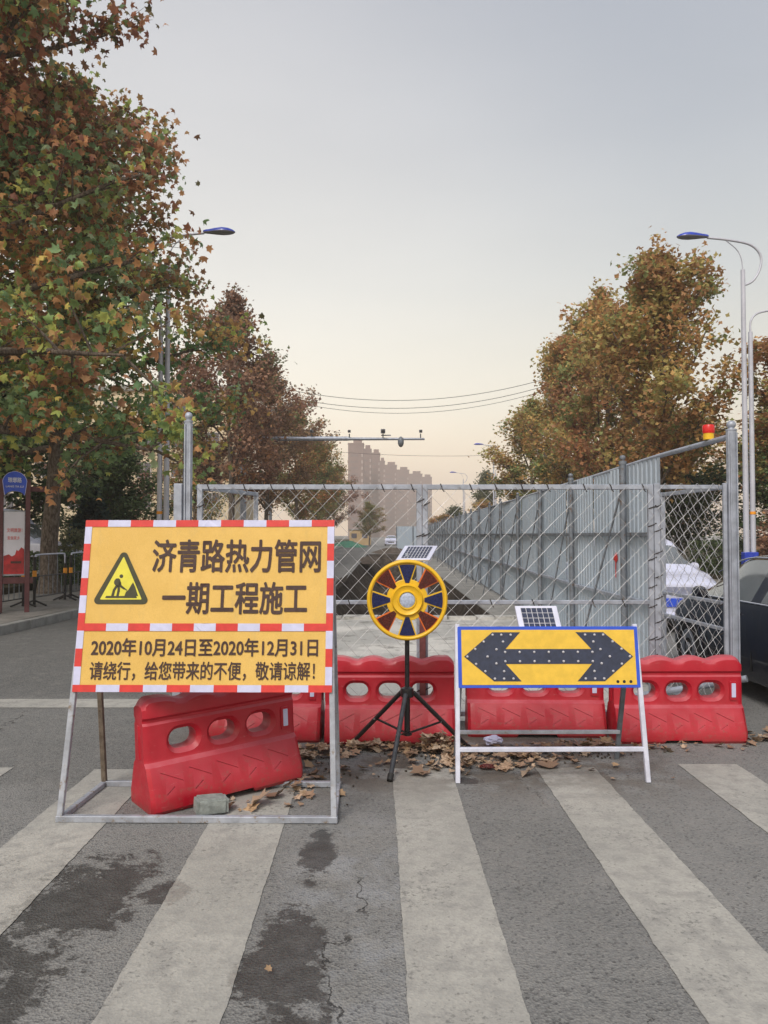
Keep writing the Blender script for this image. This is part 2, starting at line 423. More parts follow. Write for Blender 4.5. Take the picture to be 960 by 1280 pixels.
# ------------------------------------------------------------------ mesh builder
class MB:
    def __init__(s): s.v = []; s.f = []; s.mi = []; s.mat = 0
    def add(s, vs, fs):
        o = len(s.v); s.v += [tuple(v) for v in vs]
        for f in fs: s.f.append(tuple(i + o for i in f)); s.mi.append(s.mat)
        return s
    def box(s, c, d, rot=None):
        x, y, z = (q / 2 for q in d)
        vs = [Vector(p) for p in ((-x, -y, -z), (x, -y, -z), (x, y, -z), (-x, y, -z), (-x, -y, z), (x, -y, z), (x, y, z), (-x, y, z))]
        if rot is not None:
            E = Euler(rot).to_matrix() if not isinstance(rot, Matrix) else rot
            vs = [E @ v for v in vs]
        c = Vector(c)
        return s.add([v + c for v in vs], [(0, 3, 2, 1), (4, 5, 6, 7), (0, 1, 5, 4), (1, 2, 6, 5), (2, 3, 7, 6), (3, 0, 4, 7)])
    def bar(s, a, b, w_, h_, up=(0, 0, 1)):
        a, b = Vector(a), Vector(b); d = b - a; L = d.length; d.normalize()
        u = Vector(up); x = d.cross(u)
        if x.length < 1e-4: x = d.cross(Vector((0, 1, 0)))
        x.normalize(); z = x.cross(d)
        m = Matrix((x, d, z)).transposed()
        return s.box((a + b) / 2, (w_, L, h_), m)
    def tube(s, pts, r, n=8, cap=True):
        pts = [Vector(p) for p in pts]; k = len(pts)
        rs = r if isinstance(r, (list, tuple)) else [r] * k
        vs, fs = [], []
        ref = Vector((.3, .2, 1)).normalized()
        for i, p in enumerate(pts):
            t = (pts[min(i + 1, k - 1)] - pts[max(i - 1, 0)])
            if t.length < 1e-7: t = Vector((0, 0, 1))
            t.normalize()
            a = t.cross(ref)
            if a.length < .08: a = t.cross(Vector((1, 0, 0)))
            a.normalize(); b = t.cross(a)
            for j in range(n):
                th = 2 * PI * j / n
                vs.append(p + (a * math.cos(th) + b * math.sin(th)) * rs[i])
        for i in range(k - 1):
            for j in range(n):
                q = (j + 1) % n
                fs.append((i * n + j, i * n + q, (i + 1) * n + q, (i + 1) * n + j))
        if cap:
            fs.append(tuple(range(n - 1, -1, -1))); fs.append(tuple(range((k - 1) * n, k * n)))
        return s.add(vs, fs)
    def lathe(s, prof, n=24, o=(0, 0, 0), ax=(0, 0, 1)):
        ax = Vector(ax).normalized(); q = ax.to_track_quat('Z', 'Y'); o = Vector(o)
        vs = []; fs = []
        for r, h in prof:
            for j in range(n):
                t = 2 * PI * j / n
                vs.append(o + q @ Vector((r * math.cos(t), r * math.sin(t), h)))
        for i in range(len(prof) - 1):
            for j in range(n):
                k = (j + 1) % n
                fs.append((i * n + j, i * n + k, (i + 1) * n + k, (i + 1) * n + j))
        if prof[0][0] > 1e-5: fs.append(tuple(range(n - 1, -1, -1)))
        if prof[-1][0] > 1e-5: fs.append(tuple(range((len(prof) - 1) * n, len(prof) * n)))
        return s.add(vs, fs)
    def prism(s, poly, F, d0, d1):
        """poly in a plane, F(u, v, d) -> point"""
        n = len(poly)
        vs = [F(u, v, d0) for u, v in poly] + [F(u, v, d1) for u, v in poly]
        fs = [tuple(range(n - 1, -1, -1)), tuple(range(n, 2 * n))]
        fs += [(i, (i + 1) % n, n + (i + 1) % n, n + i) for i in range(n)]
        return s.add(vs, fs)
    def obj(s, name, m, parent=None, smooth=None, loc=None, rz=0):
        me = bpy.data.meshes.new(name)
        me.from_pydata(s.v, [], s.f)
        ms = m if isinstance(m, (list, tuple)) else [m]
        for q in ms: me.materials.append(M[q] if isinstance(q, str) else q)
        if len(ms) > 1: me.polygons.foreach_set('material_index', s.mi)
        me.update()
        if smooth is not None: do_smooth(me, smooth)
        return link(name, me, parent, loc, rz)
def do_smooth(me, ang=35):
    me.polygons.foreach_set('use_smooth', [True] * len(me.polygons))
    me.set_sharp_from_angle(angle=R(ang))
def link(name, me, parent=None, loc=None, rz=0):
    o = bpy.data.objects.new(name, me); COL.objects.link(o)
    if parent: o.parent = parent
    if loc is not None: o.location = loc
    if rz: o.rotation_euler = (0, 0, rz)
    return o
def baked(o):
    dg = bpy.context.evaluated_depsgraph_get()
    me = bpy.data.meshes.new_from_object(o.evaluated_get(dg))
    return me
def bevelled(o, w_=.004, seg=2, ang=30):
    md = o.modifiers.new('b', 'BEVEL'); md.width = w_; md.segments = seg; md.limit_method = 'ANGLE'; md.angle_limit = R(ang)
    return o
def rrect(w_, h_, r, n=5, cx=0, cy=0):
    pts = []
    for sx, sy, a0 in ((1, 1, 0), (-1, 1, 90), (-1, -1, 180), (1, -1, 270)):
        for i in range(n + 1):
            a = R(a0 + 90 * i / n)
            pts.append((cx + sx * (w_ / 2 - r) + r * math.cos(a), cy + sy * (h_ / 2 - r) + r * math.sin(a)))
    return pts
def catmull(pts, k=6):
    P = [Vector(p) for p in pts]; P = [2 * P[0] - P[1]] + P + [2 * P[-1] - P[-2]]
    o = []
    for i in range(1, len(P) - 2):
        a, b, c, d = P[i - 1:i + 3]
        for j in range(k):
            t = j / k
            o.append(.5 * ((2 * b) + (c - a) * t + (2 * a - 5 * b + 4 * c - d) * t * t + (3 * b - a - 3 * c + d) * t ** 3))
    o.append(P[-2]); return o

def text(name, s, F, box, mat, parent, bold=.018, d=.002):
    """one line of print fitted to box (u0, v0, u1, v1) of the plane F"""
    cu = bpy.data.curves.new(name, 'FONT'); cu.body = s; cu.size = 1
    cu.resolution_u = 3
    t = bpy.data.objects.new(name, cu); COL.objects.link(t)
    bpy.context.view_layer.update()
    me = baked(t)
    bpy.data.objects.remove(t); bpy.data.curves.remove(cu)
    n = len(me.vertices); co = np.empty(n * 3, dtype=np.float32); me.vertices.foreach_get('co', co); co = co.reshape(-1, 3)
    x0, y0 = co[:, 0].min(), co[:, 1].min(); x1, y1 = co[:, 0].max(), co[:, 1].max()
    u0, v0, u1, v1 = box
    fs = [tuple(p.vertices) for p in me.polygons]
    mb = MB()
    offs = [(0, 0)] + ([(bold * math.cos(a), bold * math.sin(a)) for a in (R(45 * q) for q in range(8))] if bold else [])
    for k, (dx, dy) in enumerate(offs):            # the heavy strokes of the print
        uu = u0 + (co[:, 0] + dx - x0) / (x1 - x0) * (u1 - u0); vv = v0 + (co[:, 1] + dy - y0) / (y1 - y0) * (v1 - v0)
        mb.add([F(float(a), float(c_), d + k * .00008) for a, c_ in zip(uu, vv)], fs)
    return mb.obj(name, mat, parent)
def plane_frame(o, ux, uy):
    o, ux, uy = Vector(o), Vector(ux).normalized(), Vector(uy).normalized()
    nrm = ux.cross(uy).normalized()
    return lambda u, v, d: o + ux * u + uy * v + nrm * d

# ------------------------------------------------------------------ setting: ground, road, trench
TX0, TX1, TY0, TY1 = -1.35, 2.12, 15.0, 64.0
BIG = 900
g = MB()
xs = [-BIG, -60, -20, -8, TX0, TX1, 8, 20, 60, BIG]; ys = [-60, -8, 0, 8, TY0, TY1, 90, 200, BIG]
vid = {}
for i, x in enumerate(xs):
    for j, y in enumerate(ys): vid[i, j] = len(g.v); g.v.append((x, y, 0))
for i in range(len(xs) - 1):
    for j in range(len(ys) - 1):
        if xs[i] == TX0 and ys[j] == TY0: continue
        g.f.append((vid[i, j], vid[i + 1, j], vid[i + 1, j + 1], vid[i, j + 1])); g.mi.append(0)
tag(g.obj('ground', 'asphalt'), kind='structure')

# trench: a ditch dug through the road, rough earth sides
def fbm(p, s=1, k=4): return mnoise.fractal(Vector(p) * s, .8, 2.1, k)
t = MB(); NX, NY = 30, 150
for j in range(NY + 1):
    y = TY0 + (TY1 - TY0) * (j / NY)
    for i in range(NX + 1):
        u = i / NX
        prof = min(1, min(u / .33, (1 - u) / .28)); prof = prof ** .8
        endp = min(1, (y - TY0) / .5) * min(1, (TY1 - y) / 2)
        z = -1.5 * prof * endp
        x = TX0 + (TX1 - TX0) * u
        edge = 0 < i < NX and 0 < j < NY
        if edge:
            z += fbm((x, y, 1), 1.3) * .30 * prof; z = min(z, -.02); x += fbm((x, y, 8), 1.1) * .14 * min(1, prof * 1.5)
        t.v.append((x, y, z - (0 if edge else .0)))
for j in range(NY):
    for i in range(NX):
        a = j * (NX + 1) + i
        t.f.append((a, a + 1, a + NX + 2, a + NX + 1)); t.mi.append(0)
tag(t.obj('trench', 'soil', smooth=60), kind='structure')

def mound(name, x, y, rx, ry, h, mat, label, seed, cat='soil heap'):
    b = MB(); n, k = 40, 14
    for r in range(k + 1):
        for j in range(n):
            a = 2 * PI * j / n; q = r / k
            px_, py_ = math.cos(a) * q * rx, math.sin(a) * q * ry
            s_ = 1 + fbm((math.cos(a) * 1.5, math.sin(a) * 1.5, seed), 1) * .35
            z = h * (1 - q ** 1.3) + fbm((px_ + seed, py_, 3), 1.6) * .22 * h * (1 - q) - (.05 if r == k else 0)
            b.v.append((px_ * s_, py_ * s_, z))
    for r in range(k):
        for j in range(n):
            q = (j + 1) % n
            b.f.append((r * n + j, (r + 1) * n + j, (r + 1) * n + q, r * n + q)); b.mi.append(0)
    o = b.obj(name, mat, smooth=70, loc=(x, y, 0)); return tag(o, label, cat)
mound('soil_heap', -1.45, 24, .16, 7, .09, 'soil', 'thin line of dark soil along the left lip of the trench', 3)
mound('soil_heap', -.9, 50, .7, 6, .22, 'spoil', 'dry soil heap farther along the left side of the trench', 7)
mound('soil_heap', .7, 68, 1.8, 3.4, .5, 'spoil', 'grey brown soil heap closing the far end of the trench', 11)

def sheet(name, pts, z, mat, kind='structure'):
    b = MB(); b.add([(x, y, z) for x, y in pts], [tuple(range(len(pts)))])
    return tag(b.obj(name, mat), kind=kind)
sheet('site_slab', [(-1.9, 6.75), (2.8, 6.75), (2.8, 14.98), (-1.9, 14.98)], .006, 'slab')
sheet('site_path', [(2.14, 15), (2.92, 15), (3.4, 64), (2.14, 64)], .006, 'slab_dusty')
# a broken lip of the slab above the ditch
b = MB(); random.seed(5)
x = -1.9
while x < 2.7:
    w_ = random.uniform(.25, .7)
    b.box((x + w_ / 2, 14.98 - .12 + random.uniform(-.03, .05), .02), (w_ - .02, .3, .08), (random.uniform(-.06, .06), 0, random.uniform(-.1, .1)))
    x += w_
tag(b.obj('slab_rubble', 'slab'), kind='stuff')

# crossing stripes (each a painted strip, ragged edges) and the stop line
cw = thing('zebra_crossing', 'worn pale zebra crossing stripes across the road in front of the barriers', 'road marking')
random.seed(2)
def stripe(x0, x1, y0, y1, skew=-.009, name='stripe', parent=cw, z=.004, step=.025, jag=.0042):
    b = MB(); n = int((y1 - y0) / step); vs = []; fs = []
    for i in range(n + 1):
        y = y0 + (y1 - y0) * i / n; d = skew * y
        vs += [(x0 + d + fbm((x0, y * 3, 0), 2) * jag * 1.3 + random.uniform(-jag, jag) * .4, y, z), (x1 + d + fbm((x1, y * 3, 5), 2) * jag * 1.3 + random.uniform(-jag, jag) * .4, y, z)]
    fs = [(2 * i, 2 * i + 1, 2 * i + 3, 2 * i + 2) for i in range(n)]
    b.add(vs, fs); return b.obj(name, 'paint', parent)
for k, (a, c_, y1) in enumerate([(-2.90, -2.49, 5.42), (-1.92, -1.50, 5.38), (-.93, -.51, 5.36), (.105, .505, 5.40), (1.085, 1.49, 5.42), (2.09, 2.50, 5.50), (3.1, 3.5, 5.5)]):
    stripe(a, c_, 1.2, y1)
b = MB(); n = 90
for i in range(n + 1):
    x = -6.1 + 4.3 * i / n
    b.v += [(x, 7.28 + fbm((x * 3, 0, 2), 1.5) * .012, .004), (x, 7.66 + fbm((x * 3, 4, 2), 1.5) * .012, .004)]
for i in range(n): b.f.append((2 * i, 2 * i + 2, 2 * i + 3, 2 * i + 1)); b.mi.append(0)
sl = b.obj('stop_line', 'paint'); tag(sl, 'worn white stop line across the left lane behind the yellow sign', 'road marking')

# left pavement with kerb stones
kerb = [(-8.6, 9.6), (-7.2, 10.6), (-6.15, 12.4), (-5.98, 15.4), (-5.5, 17.4), (-5.0, 18.4), (-4.95, 22), (-4.95, 40), (-5.0, 90), (-5.2, 220)]
KL = [Vector((x, y, 0)) for x, y in kerb]
pv = MB(); pts = kerb + [(-8.3, 220), (-9.4, 20), (-9.6, 9.6)]
pts = [(p[0], p[1]) for p in pts]
pv.prism(pts, lambda u, v, d: (u - .14, v, d), -.05, .142)
left_pave = tag(pv.obj('left_pavement', 'paving'), kind='structure')
ks = MB(); ks.box((0, 0, 0), (.15, .985, .30)); km = bevelled(ks.obj('tmp', 'kerb'), .015, 2)
kme = baked(km); bpy.data.objects.remove(km)
def kerb_line(K, parent, off, ymax):
    L = 0; i = 0; p = K[0].copy()
    segs = []
    for a, c_ in zip(K[:-1], K[1:]):
        d = (c_ - a); n = max(1, round(d.length)); 
        for q in range(n):
            m0 = a + d * ((q + .5) / n)
            if m0.y > ymax: return
            o = link('kerb_stone', kme, parent); o.location = (m0.x + off, m0.y, .0 + random.uniform(-.003, .004))
            o.rotation_euler = (0, random.uniform(-.01, .01), math.atan2(-d.x, d.y)); o.scale = (1, d.length / n, 1)
kerb_line(KL, left_pave, 0, 60)
b = MB(); b.box((-5.02, 140, 0), (.15, 160, .30)); b.obj('kerb_run', 'kerb', left_pave)
# raised planted verge behind the pavement
b = MB()
b.prism([(-9.5, 9.6), (-9.2, 20), (-8.4, 220), (-60, 220), (-60, 9.6)], lambda u, v, d: (u, v, d), -.05, .30)
tag(b.obj('left_verge', 'verge'), kind='structure')
# right pavement
rp = MB(); rp.prism([(8.25, 3), (30, 3), (30, 220), (8.25, 220)], lambda u, v, d: (u, v, d), -.05, .142)
rpo = tag(rp.obj('right_pavement', 'paving'), kind='structure')
kerb_line([Vector((8.17, 8, 0)), Vector((8.17, 60, 0))], rpo, 0, 60)
b = MB(); b.box((8.17, 140, 0), (.15, 160, .30)); b.obj('kerb_run', 'kerb', rpo)
rv = MB(); rv.prism([(10.8, 3), (60, 3), (60, 220), (10.8, 220)], lambda u, v, d: (u, v, d), .1, .24)
tag(rv.obj('right_verge', 'verge'), kind='structure')

# ------------------------------------------------------------------ water filled barriers
def stadium(w_, h_, n=8):
    r = h_ / 2; p = []
    for i in range(n + 1): a = R(-90 + 180 * i / n); p.append((w_ / 2 - r + r * math.cos(a), r * math.sin(a)))
    for i in range(n + 1): a = R(90 + 180 * i / n); p.append((-w_ / 2 + r + r * math.cos(a), r * math.sin(a)))
    return p
BL, BH = 1.06, .67
def make_barrier():
    root = thing('water_barrier', 'x', 'barrier')
    b = MB(); NXS = 48
    HX = (-.27, 0, .27)
    def topz(x):
        z = BH
        for h in HX: z -= .030 * math.exp(-((x - h) / .072) ** 2)
        e = BL / 2 - abs(x)
        if e < .06: z -= .05 * (1 - e / .06) ** 2
        return z
    half = [(.185, 0), (.198, .02), (.198, .085), (.118, .262), (.088, .285), (.083, .30), (.083, .505), (.070, .520), (.070, .535), (.088, .552), (.086, .60)]
    rings = []
    for i in range(NXS + 1):
        x = -BL / 2 + BL * i / NXS
        tz = topz(x); e = min(1, (BL / 2 - abs(x)) / .05); k = .86 + .14 * math.sqrt(max(0, 1 - (1 - e) ** 2))
        ring = [(x, -y * k, z) for y, z in half]
        ring += [(x, -.080 * k, tz - .03), (x, -.055 * k, tz - .006), (x, 0, tz), (x, .055 * k, tz - .006), (x, .080 * k, tz - .03)]
        ring += [(x, y * k, z) for y, z in reversed(half)]
        rings.append(ring)
    n = len(rings[0])
    vs = [p for r_ in rings for p in r_]; fs = []
    for i in range(NXS):
        for j in range(n):
            q = (j + 1) % n
            fs.append((i * n + j, i * n + q, (i + 1) * n + q, (i + 1) * n + j))
    fs.append(tuple(range(n - 1, -1, -1))); fs.append(tuple(range(NXS * n, NXS * n + n)))
    b.add(vs, fs)
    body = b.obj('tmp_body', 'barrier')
    # cutters
    c = MB()
    for h in HX:
        c.prism(stadium(.185, .122), lambda u, v, d, h=h: (h + u, d, .395 + v), -.4, .4)
    c1 = c.obj('tmp_c1', 'barrier')
    c = MB()
    for h in HX:
        for sgn in (-1, 1):
            P0 = stadium(.185, .122); P1 = stadium(.262, .198)
            k = len(P0); vs = [(h + u, sgn * .055, .395 + v) for u, v in P0] + [(h + u, sgn * .097, .395 + v) for u, v in P1]
            fs = [tuple(range(k)), tuple(range(2 * k - 1, k - 1, -1))] + [(i, k + i, k + (i + 1) % k, (i + 1) % k) for i in range(k)]
            if sgn < 0: fs = [f[::-1] for f in fs]
            c.add(vs, fs)
    c2 = c.obj('tmp_c2', 'barrier')
    c = MB()
    # forklift notch under the foot, end recess for the reflector, chevron grooves on the sloping foot
    c.prism([(-.17, -.02), (.17, -.02), (.145, .028), (-.145, .028)], lambda u, v, d: (u, d, v), -.4, .4)
    c3 = c.obj('tmp_c3', 'barrier')
    c = MB()
    sl_ = math.atan2(.262 - .085, .198 - .118)
    for sgn in (-1, 1):
        up = Vector((0, -sgn * math.cos(sl_), math.sin(sl_)))
        o0 = Vector((0, sgn * .198, .085)); nrm = Vector((0, sgn * math.sin(sl_), math.cos(sl_)))
        for h in (-.40, -.215, -.03, .155, .34):
            for a0, a1 in (((h - .05, .155), (h + .085, .085)), ((h - .035, .022), (h + .025, .062))):
                p = o0 + Vector((a0[0], 0, 0)) + up * a0[1]; q = o0 + Vector((a1[0], 0, 0)) + up * a1[1]
                c.bar(p, q, .008, .012, nrm)
    c4 = c.obj('tmp_c4', 'barrier')
    for q in (body, c1, c2, c3, c4):
        bm = bmesh.new(); bm.from_mesh(q.data); bmesh.ops.recalc_face_normals(bm, faces=bm.faces); bm.to_mesh(q.data); bm.free()
    for q in (c1, c2, c3, c4):
        md = body.modifiers.new('x', 'BOOLEAN'); md.operation = 'DIFFERENCE'; md.object = q; md.solver = 'EXACT'
    bpy.context.view_layer.update()
    me = baked(body)
    for q in (body, c1, c2, c3, c4): bpy.data.objects.remove(q)
    do_smooth(me, 28)
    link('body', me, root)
    for sgn, x in ((-1, .455), (1, .455)):
        r_ = MB(); r_.prism(rrect(.062, .150, .012), lambda u, v, d: (x + u, sgn * d, .395 + v), .075, .092); r_.obj('reflector_pocket', 'barrier', root, 35)
        r_ = MB(); r_.prism(rrect(.034, .112, .004), lambda u, v, d: (x + u, sgn * d, .400 + v), .088, .096); r_.obj('reflector', 'tape_white', root)
    # end knuckle that hooks into the next barrier
    for sx in (-1, 1):
        r_ = MB(); r_.tube([(sx * (BL / 2 - .022), 0, .30), (sx * (BL / 2 - .022), 0, .50)], .03, 12); r_.obj('end_knuckle', 'barrier', root, 35)
    return root
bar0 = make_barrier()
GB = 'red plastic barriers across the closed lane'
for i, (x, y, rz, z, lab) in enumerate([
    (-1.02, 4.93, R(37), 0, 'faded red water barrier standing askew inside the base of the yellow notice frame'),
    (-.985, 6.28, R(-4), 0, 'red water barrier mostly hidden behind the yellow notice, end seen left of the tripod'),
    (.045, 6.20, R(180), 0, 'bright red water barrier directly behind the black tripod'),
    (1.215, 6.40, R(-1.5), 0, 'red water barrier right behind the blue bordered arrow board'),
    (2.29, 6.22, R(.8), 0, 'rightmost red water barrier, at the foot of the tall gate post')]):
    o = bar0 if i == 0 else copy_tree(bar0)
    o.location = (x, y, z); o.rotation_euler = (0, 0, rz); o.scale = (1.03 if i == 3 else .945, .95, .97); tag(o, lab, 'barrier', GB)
bar0.rotation_euler = (R(-1.0), R(-2.0), R(37)); bar0.location.z = .012

# ------------------------------------------------------------------ yellow notice on an A-frame
ys_ = thing('construction_notice', 'large yellow roadworks notice with red and white edging on a steel A-frame', 'sign', (-1.04, 4.4, 0), R(-.6))
W_, FB = 1.485, .62
def loc_frame(pts, w_, name, par, mat='frame_tube', h=None):
    b = MB()
    w_ = w_ * .84
    b.bar(pts[0], pts[1], w_, h or w_, (0, 1, .001)); return bevelled(b.obj(name, mat, par), .003, 1)
tz, ty = 1.665, .30
zb = .70
for sx in (-1, 1):
    xb = sx * (W_ / 2 + .02)
    loc_frame([(xb, 0, .03), (sx * (W_ / 2 - .03), ty, tz)], .038, 'front_leg', ys_)
    loc_frame([(sx * (W_ / 2 - .02), ty + .03, 1.55), (sx * (W_ / 2 + .0), FB, .03)], .036, 'rear_leg', ys_, 'old_tube' if sx < 0 else 'frame_tube')
    loc_frame([(xb, .02, .02), (sx * (W_ / 2), FB - .02, .02)], .038, 'base_rail', ys_, 'frame_tube')
loc_frame([(-W_ / 2 - .04, 0, .021), (W_ / 2 + .04, 0, .021)], .042, 'base_rail', ys_)
loc_frame([(-W_ / 2 - .02, FB, .020), (W_ / 2 + .02, FB, .020)], .040, 'base_rail', ys_)
up = Vector((0, ty, tz)).normalized(); vb = zb / up.z
o0 = Vector((-W_ / 2, 0, 0)) + up * vb + Vector((0, -.024, 0))
Fy = plane_frame(o0, (1, 0, 0), up)
HB = 1.0
def Fz(u, v, d):                        # the cloth hangs a little loose on its frame
    u_ = u - (v - .5) * .0
    wob = min(1, max(0, (u - .42) / .12))
    wob *= .003 * math.sin(u * 9 + 1) + .002 * math.sin(v * 11 + u * 3) - .004 * math.exp(-((u - .70 - .03 * v) / .015) ** 2)
    return Fy(u_, v, d + wob)
b = MB(); nu, nv = 60, 40
for j in range(nv + 1):
    for i in range(nu + 1): b.v.append(Fz(W_ * i / nu, HB * j / nv, .002))
for j in range(nv):
    for i in range(nu):
        a = j * (nu + 1) + i; b.f.append((a, a + 1, a + nu + 2, a + nu + 1)); b.mi.append(0)
b.obj('cloth_panel', 'gold', ys_, 60)
b = MB(); b.prism([(0, 0), (W_, 0), (W_, HB), (0, HB)], Fy, -.022, -.008); bevelled(b.obj('backing_board', 'frame_tube', ys_), .003, 1)
def strip_tape(a, c_, n, first, wd, horiz, at):
    """alternate red and white lengths of edging tape"""
    L = c_ - a
    for i in range(n):
        s0 = a + L * i / n; s1 = a + L * (i + 1) / n
        b = MB()
        k = 16
        if horiz: poly = [(s0 + (s1 - s0) * q / k, at) for q in range(k + 1)] + [(s1 - (s1 - s0) * q / k, at + wd) for q in range(k + 1)]
        else: poly = [(at, s0 + (s1 - s0) * q / k) for q in range(k + 1)] + [(at + wd, s1 - (s1 - s0) * q / k) for q in range(k + 1)]
        if not horiz: poly = poly[::-1]
        b.prism(poly, Fz, .0035, .0062 if horiz else .0056)
        red = (i + first) % 2 == 0
        b.obj('red_tape' if red else 'white_tape', 'tape_red' if red else 'tape_white', ys_)
TW = .040
strip_tape(0, W_, 11, 0, TW, True, HB - TW)
strip_tape(0, W_, 11, 0, TW, True, 0)
strip_tape(TW, W_ - TW, 11, 0, .044, True, .345)
strip_tape(TW, HB - TW, 9, 1, TW, False, 0)
strip_tape(TW, HB - TW, 9, 1, TW, False, W_ - TW)
text('lettering', '济青路热力管网', Fz, (.415, .690, 1.405, .880), 'print_dark', ys_, .022, .006)
text('lettering', '一期工程施工', Fz, (.487, .445, 1.330, .628), 'print_dark', ys_, .022, .006)
text('lettering', '2020年10月24日至2020年12月31日', Fz, (.092, .202, 1.400, .303), 'print_dark', ys_, .020, .006)
text('lettering', '请绕行，给您带来的不便，敬请谅解！', Fz, (.092, .066, 1.385, .170), 'print_dark', ys_, .014, .006)
# warning triangle
def round_tri(cx, y0, hw, h, r, n=5):
    A, B_, C_ = Vector((cx - hw, y0)), Vector((cx + hw, y0)), Vector((cx, y0 + h))
    inc = (A * (B_ - C_).length + B_ * (C_ - A).length + C_ * (A - B_).length) / ((B_ - C_).length + (C_ - A).length + (A - B_).length)
    rin = inc.y - y0; P = []
    for V, prev, nxt in ((A, C_, B_), (B_, A, C_), (C_, B_, A)):
        c_ = V + (inc - V) * (r / rin)
        d1 = (V - prev).normalized(); d2 = (nxt - V).normalized()
        n1 = Vector((d1.y, -d1.x)); n2 = Vector((d2.y, -d2.x))
        a1 = math.atan2(n1.y, n1.x); a2 = math.atan2(n2.y, n2.x)
        while a2 < a1: a2 += 2 * PI
        for i in range(n + 1):
            a = a1 + (a2 - a1) * i / n; P.append((c_.x + r * math.cos(a), c_.y + r * math.sin(a)))
    return P
b = MB(); b.prism(round_tri(.242, .500, .172, .335, .024), Fz, .003, .0048); b.obj('triangle_border', 'tri_dark', ys_)
b = MB(); b.prism(round_tri(.242, .527, .123, .255, .004), Fz, .003, .0062); b.obj('triangle_field', 'tri_yellow', ys_)
b = MB(); D0, D1 = .004, .0076
def poly(P): b.prism(P, Fz, D0, D1)
poly([(.150, .536), (.335, .536), (.335, .542), (.330, .548), (.155, .548)])
poly([(.262 + .0, .548), (.342, .548), (.322, .60), (.308, .628), (.298, .612), (.292, .600), (.284, .585), (.270, .572)])
poly([(.236 + .011 * math.cos(2 * PI * i / 12), .664 + .011 * math.sin(2 * PI * i / 12)) for i in range(12)])
poly([(.196, .636), (.206, .650), (.220, .652), (.230, .645), (.236, .622), (.232, .606), (.222, .602), (.204, .610), (.196, .622)])
poly([(.208, .612), (.222, .606), (.206, .580), (.200, .548), (.184, .548), (.192, .585)])
poly([(.218, .612), (.232, .606), (.233, .578), (.229, .548), (.214, .548), (.219, .580)])
poly([(.228, .634), (.236, .630), (.242, .604), (.262, .590), (.258, .584), (.234, .598), (.226, .618)])
poly([(.238, .606), (.241, .611), (.276, .583), (.272, .578)])
b.obj('roadworks_pictogram', 'tri_dark', ys_)

# ------------------------------------------------------------------ arrow board
ar = thing('arrow_board', 'yellow board with a dark double-headed arrow and blue border on a white A-frame', 'sign', (1.09, 5.10, 0), R(.6))
AW, AH, AB = 1.20, .40, .54
aup = Vector((0, .16, .98)).normalized()
def wt(a, c_, name, w_=.028, mat='white_tube', h=None):
    b = MB(); b.bar(a, c_, w_, h or w_, (0, 1, .001)); return bevelled(b.obj(name, mat, ar), .003, 1)
for sx in (-1, 1):
    wt((sx * .615, 0, 0), (sx * (.588 if sx > 0 else .60), .165, 1.0), 'front_leg', .03)
    wt((sx * .575, AB, 0), (sx * .56, .185, .95), 'rear_leg', .03, 'steel_dull')
wt((-.60, .035, .205), (.60, .035, .205), 'cross_bar')
wt((-.57, AB - .10, .215), (.57, AB - .10, .215), 'cross_bar', .026, 'frame_tube')
wt((-.56, .185, .945), (.56, .185, .945), 'cross_bar', .026, 'frame_tube')
Fa = plane_frame(Vector((-AW / 2, 0, 0)) + aup * .60 + Vector((0, -.016, 0)), (1, 0, 0), aup)
b = MB(); b.prism(rrect(AW, AH, .006, 2, AW / 2, AH / 2), Fa, -.03, .0); bevelled(b.obj('border_tray', 'blue_border', ar), .002, 1)
b = MB(); b.prism([(.024, .020), (AW - .024, .020), (AW - .024, AH - .022), (.024, AH - .022)], Fa, .0005, .003); b.obj('yellow_face', 'yellow_sheet', ar)
half = [(.040, .203), (.230, .362), (.415, .362), (.315, .252)]
P = half + [(AW - u, v) for u, v in reversed(half)]
hb = [(.040, .203), (.235, .043), (.415, .043), (.315, .155)]
Q = [(AW - u, v) for u, v in hb[1:]] + [(u, v) for u, v in reversed(hb[1:])]
b = MB(); b.prism((P + Q)[::-1], Fa, .002, .0055); b.obj('double_arrow', 'arrow_navy', ar)
leds = [(.062, .203), (.115, .252), (.172, .300), (.232, .345), (.290, .345), (.352, .345), (.300, .300), (.255, .250), (.195, .203),
        (.118, .155), (.178, .108), (.240, .060), (.300, .060), (.362, .060), (.302, .108), (.252, .158)]
leds += [(AW - u, v) for u, v in leds] + [(.312 + .0964 * i, .232) for i in range(7)] + [(.312 + .0964 * i, .172) for i in range(7)]
lb = MB(); lb.lathe([(.0085, 0), (.0085, .004), (.006, .008), (0, .0095)], 10); lme = lb.obj('tmp', 'led', smooth=50); lm = lme.data; bpy.data.objects.remove(lme)
nrm_a = Fa(0, 0, 1) - Fa(0, 0, 0)
for u, v in leds:
    o = link('led_lamp', lm, ar); o.location = Fa(u, v, .0055); o.rotation_euler = nrm_a.to_track_quat('Z', 'Y').to_euler()
for u in (1.050, 1.092, 1.136):
    b = MB(); b.prism([(u + .010 * math.cos(2 * PI * i / 14), .040 + .010 * math.sin(2 * PI * i / 14)) for i in range(14)], Fa, .002, .0045); b.obj('screw_hole', 'black_hole', ar)
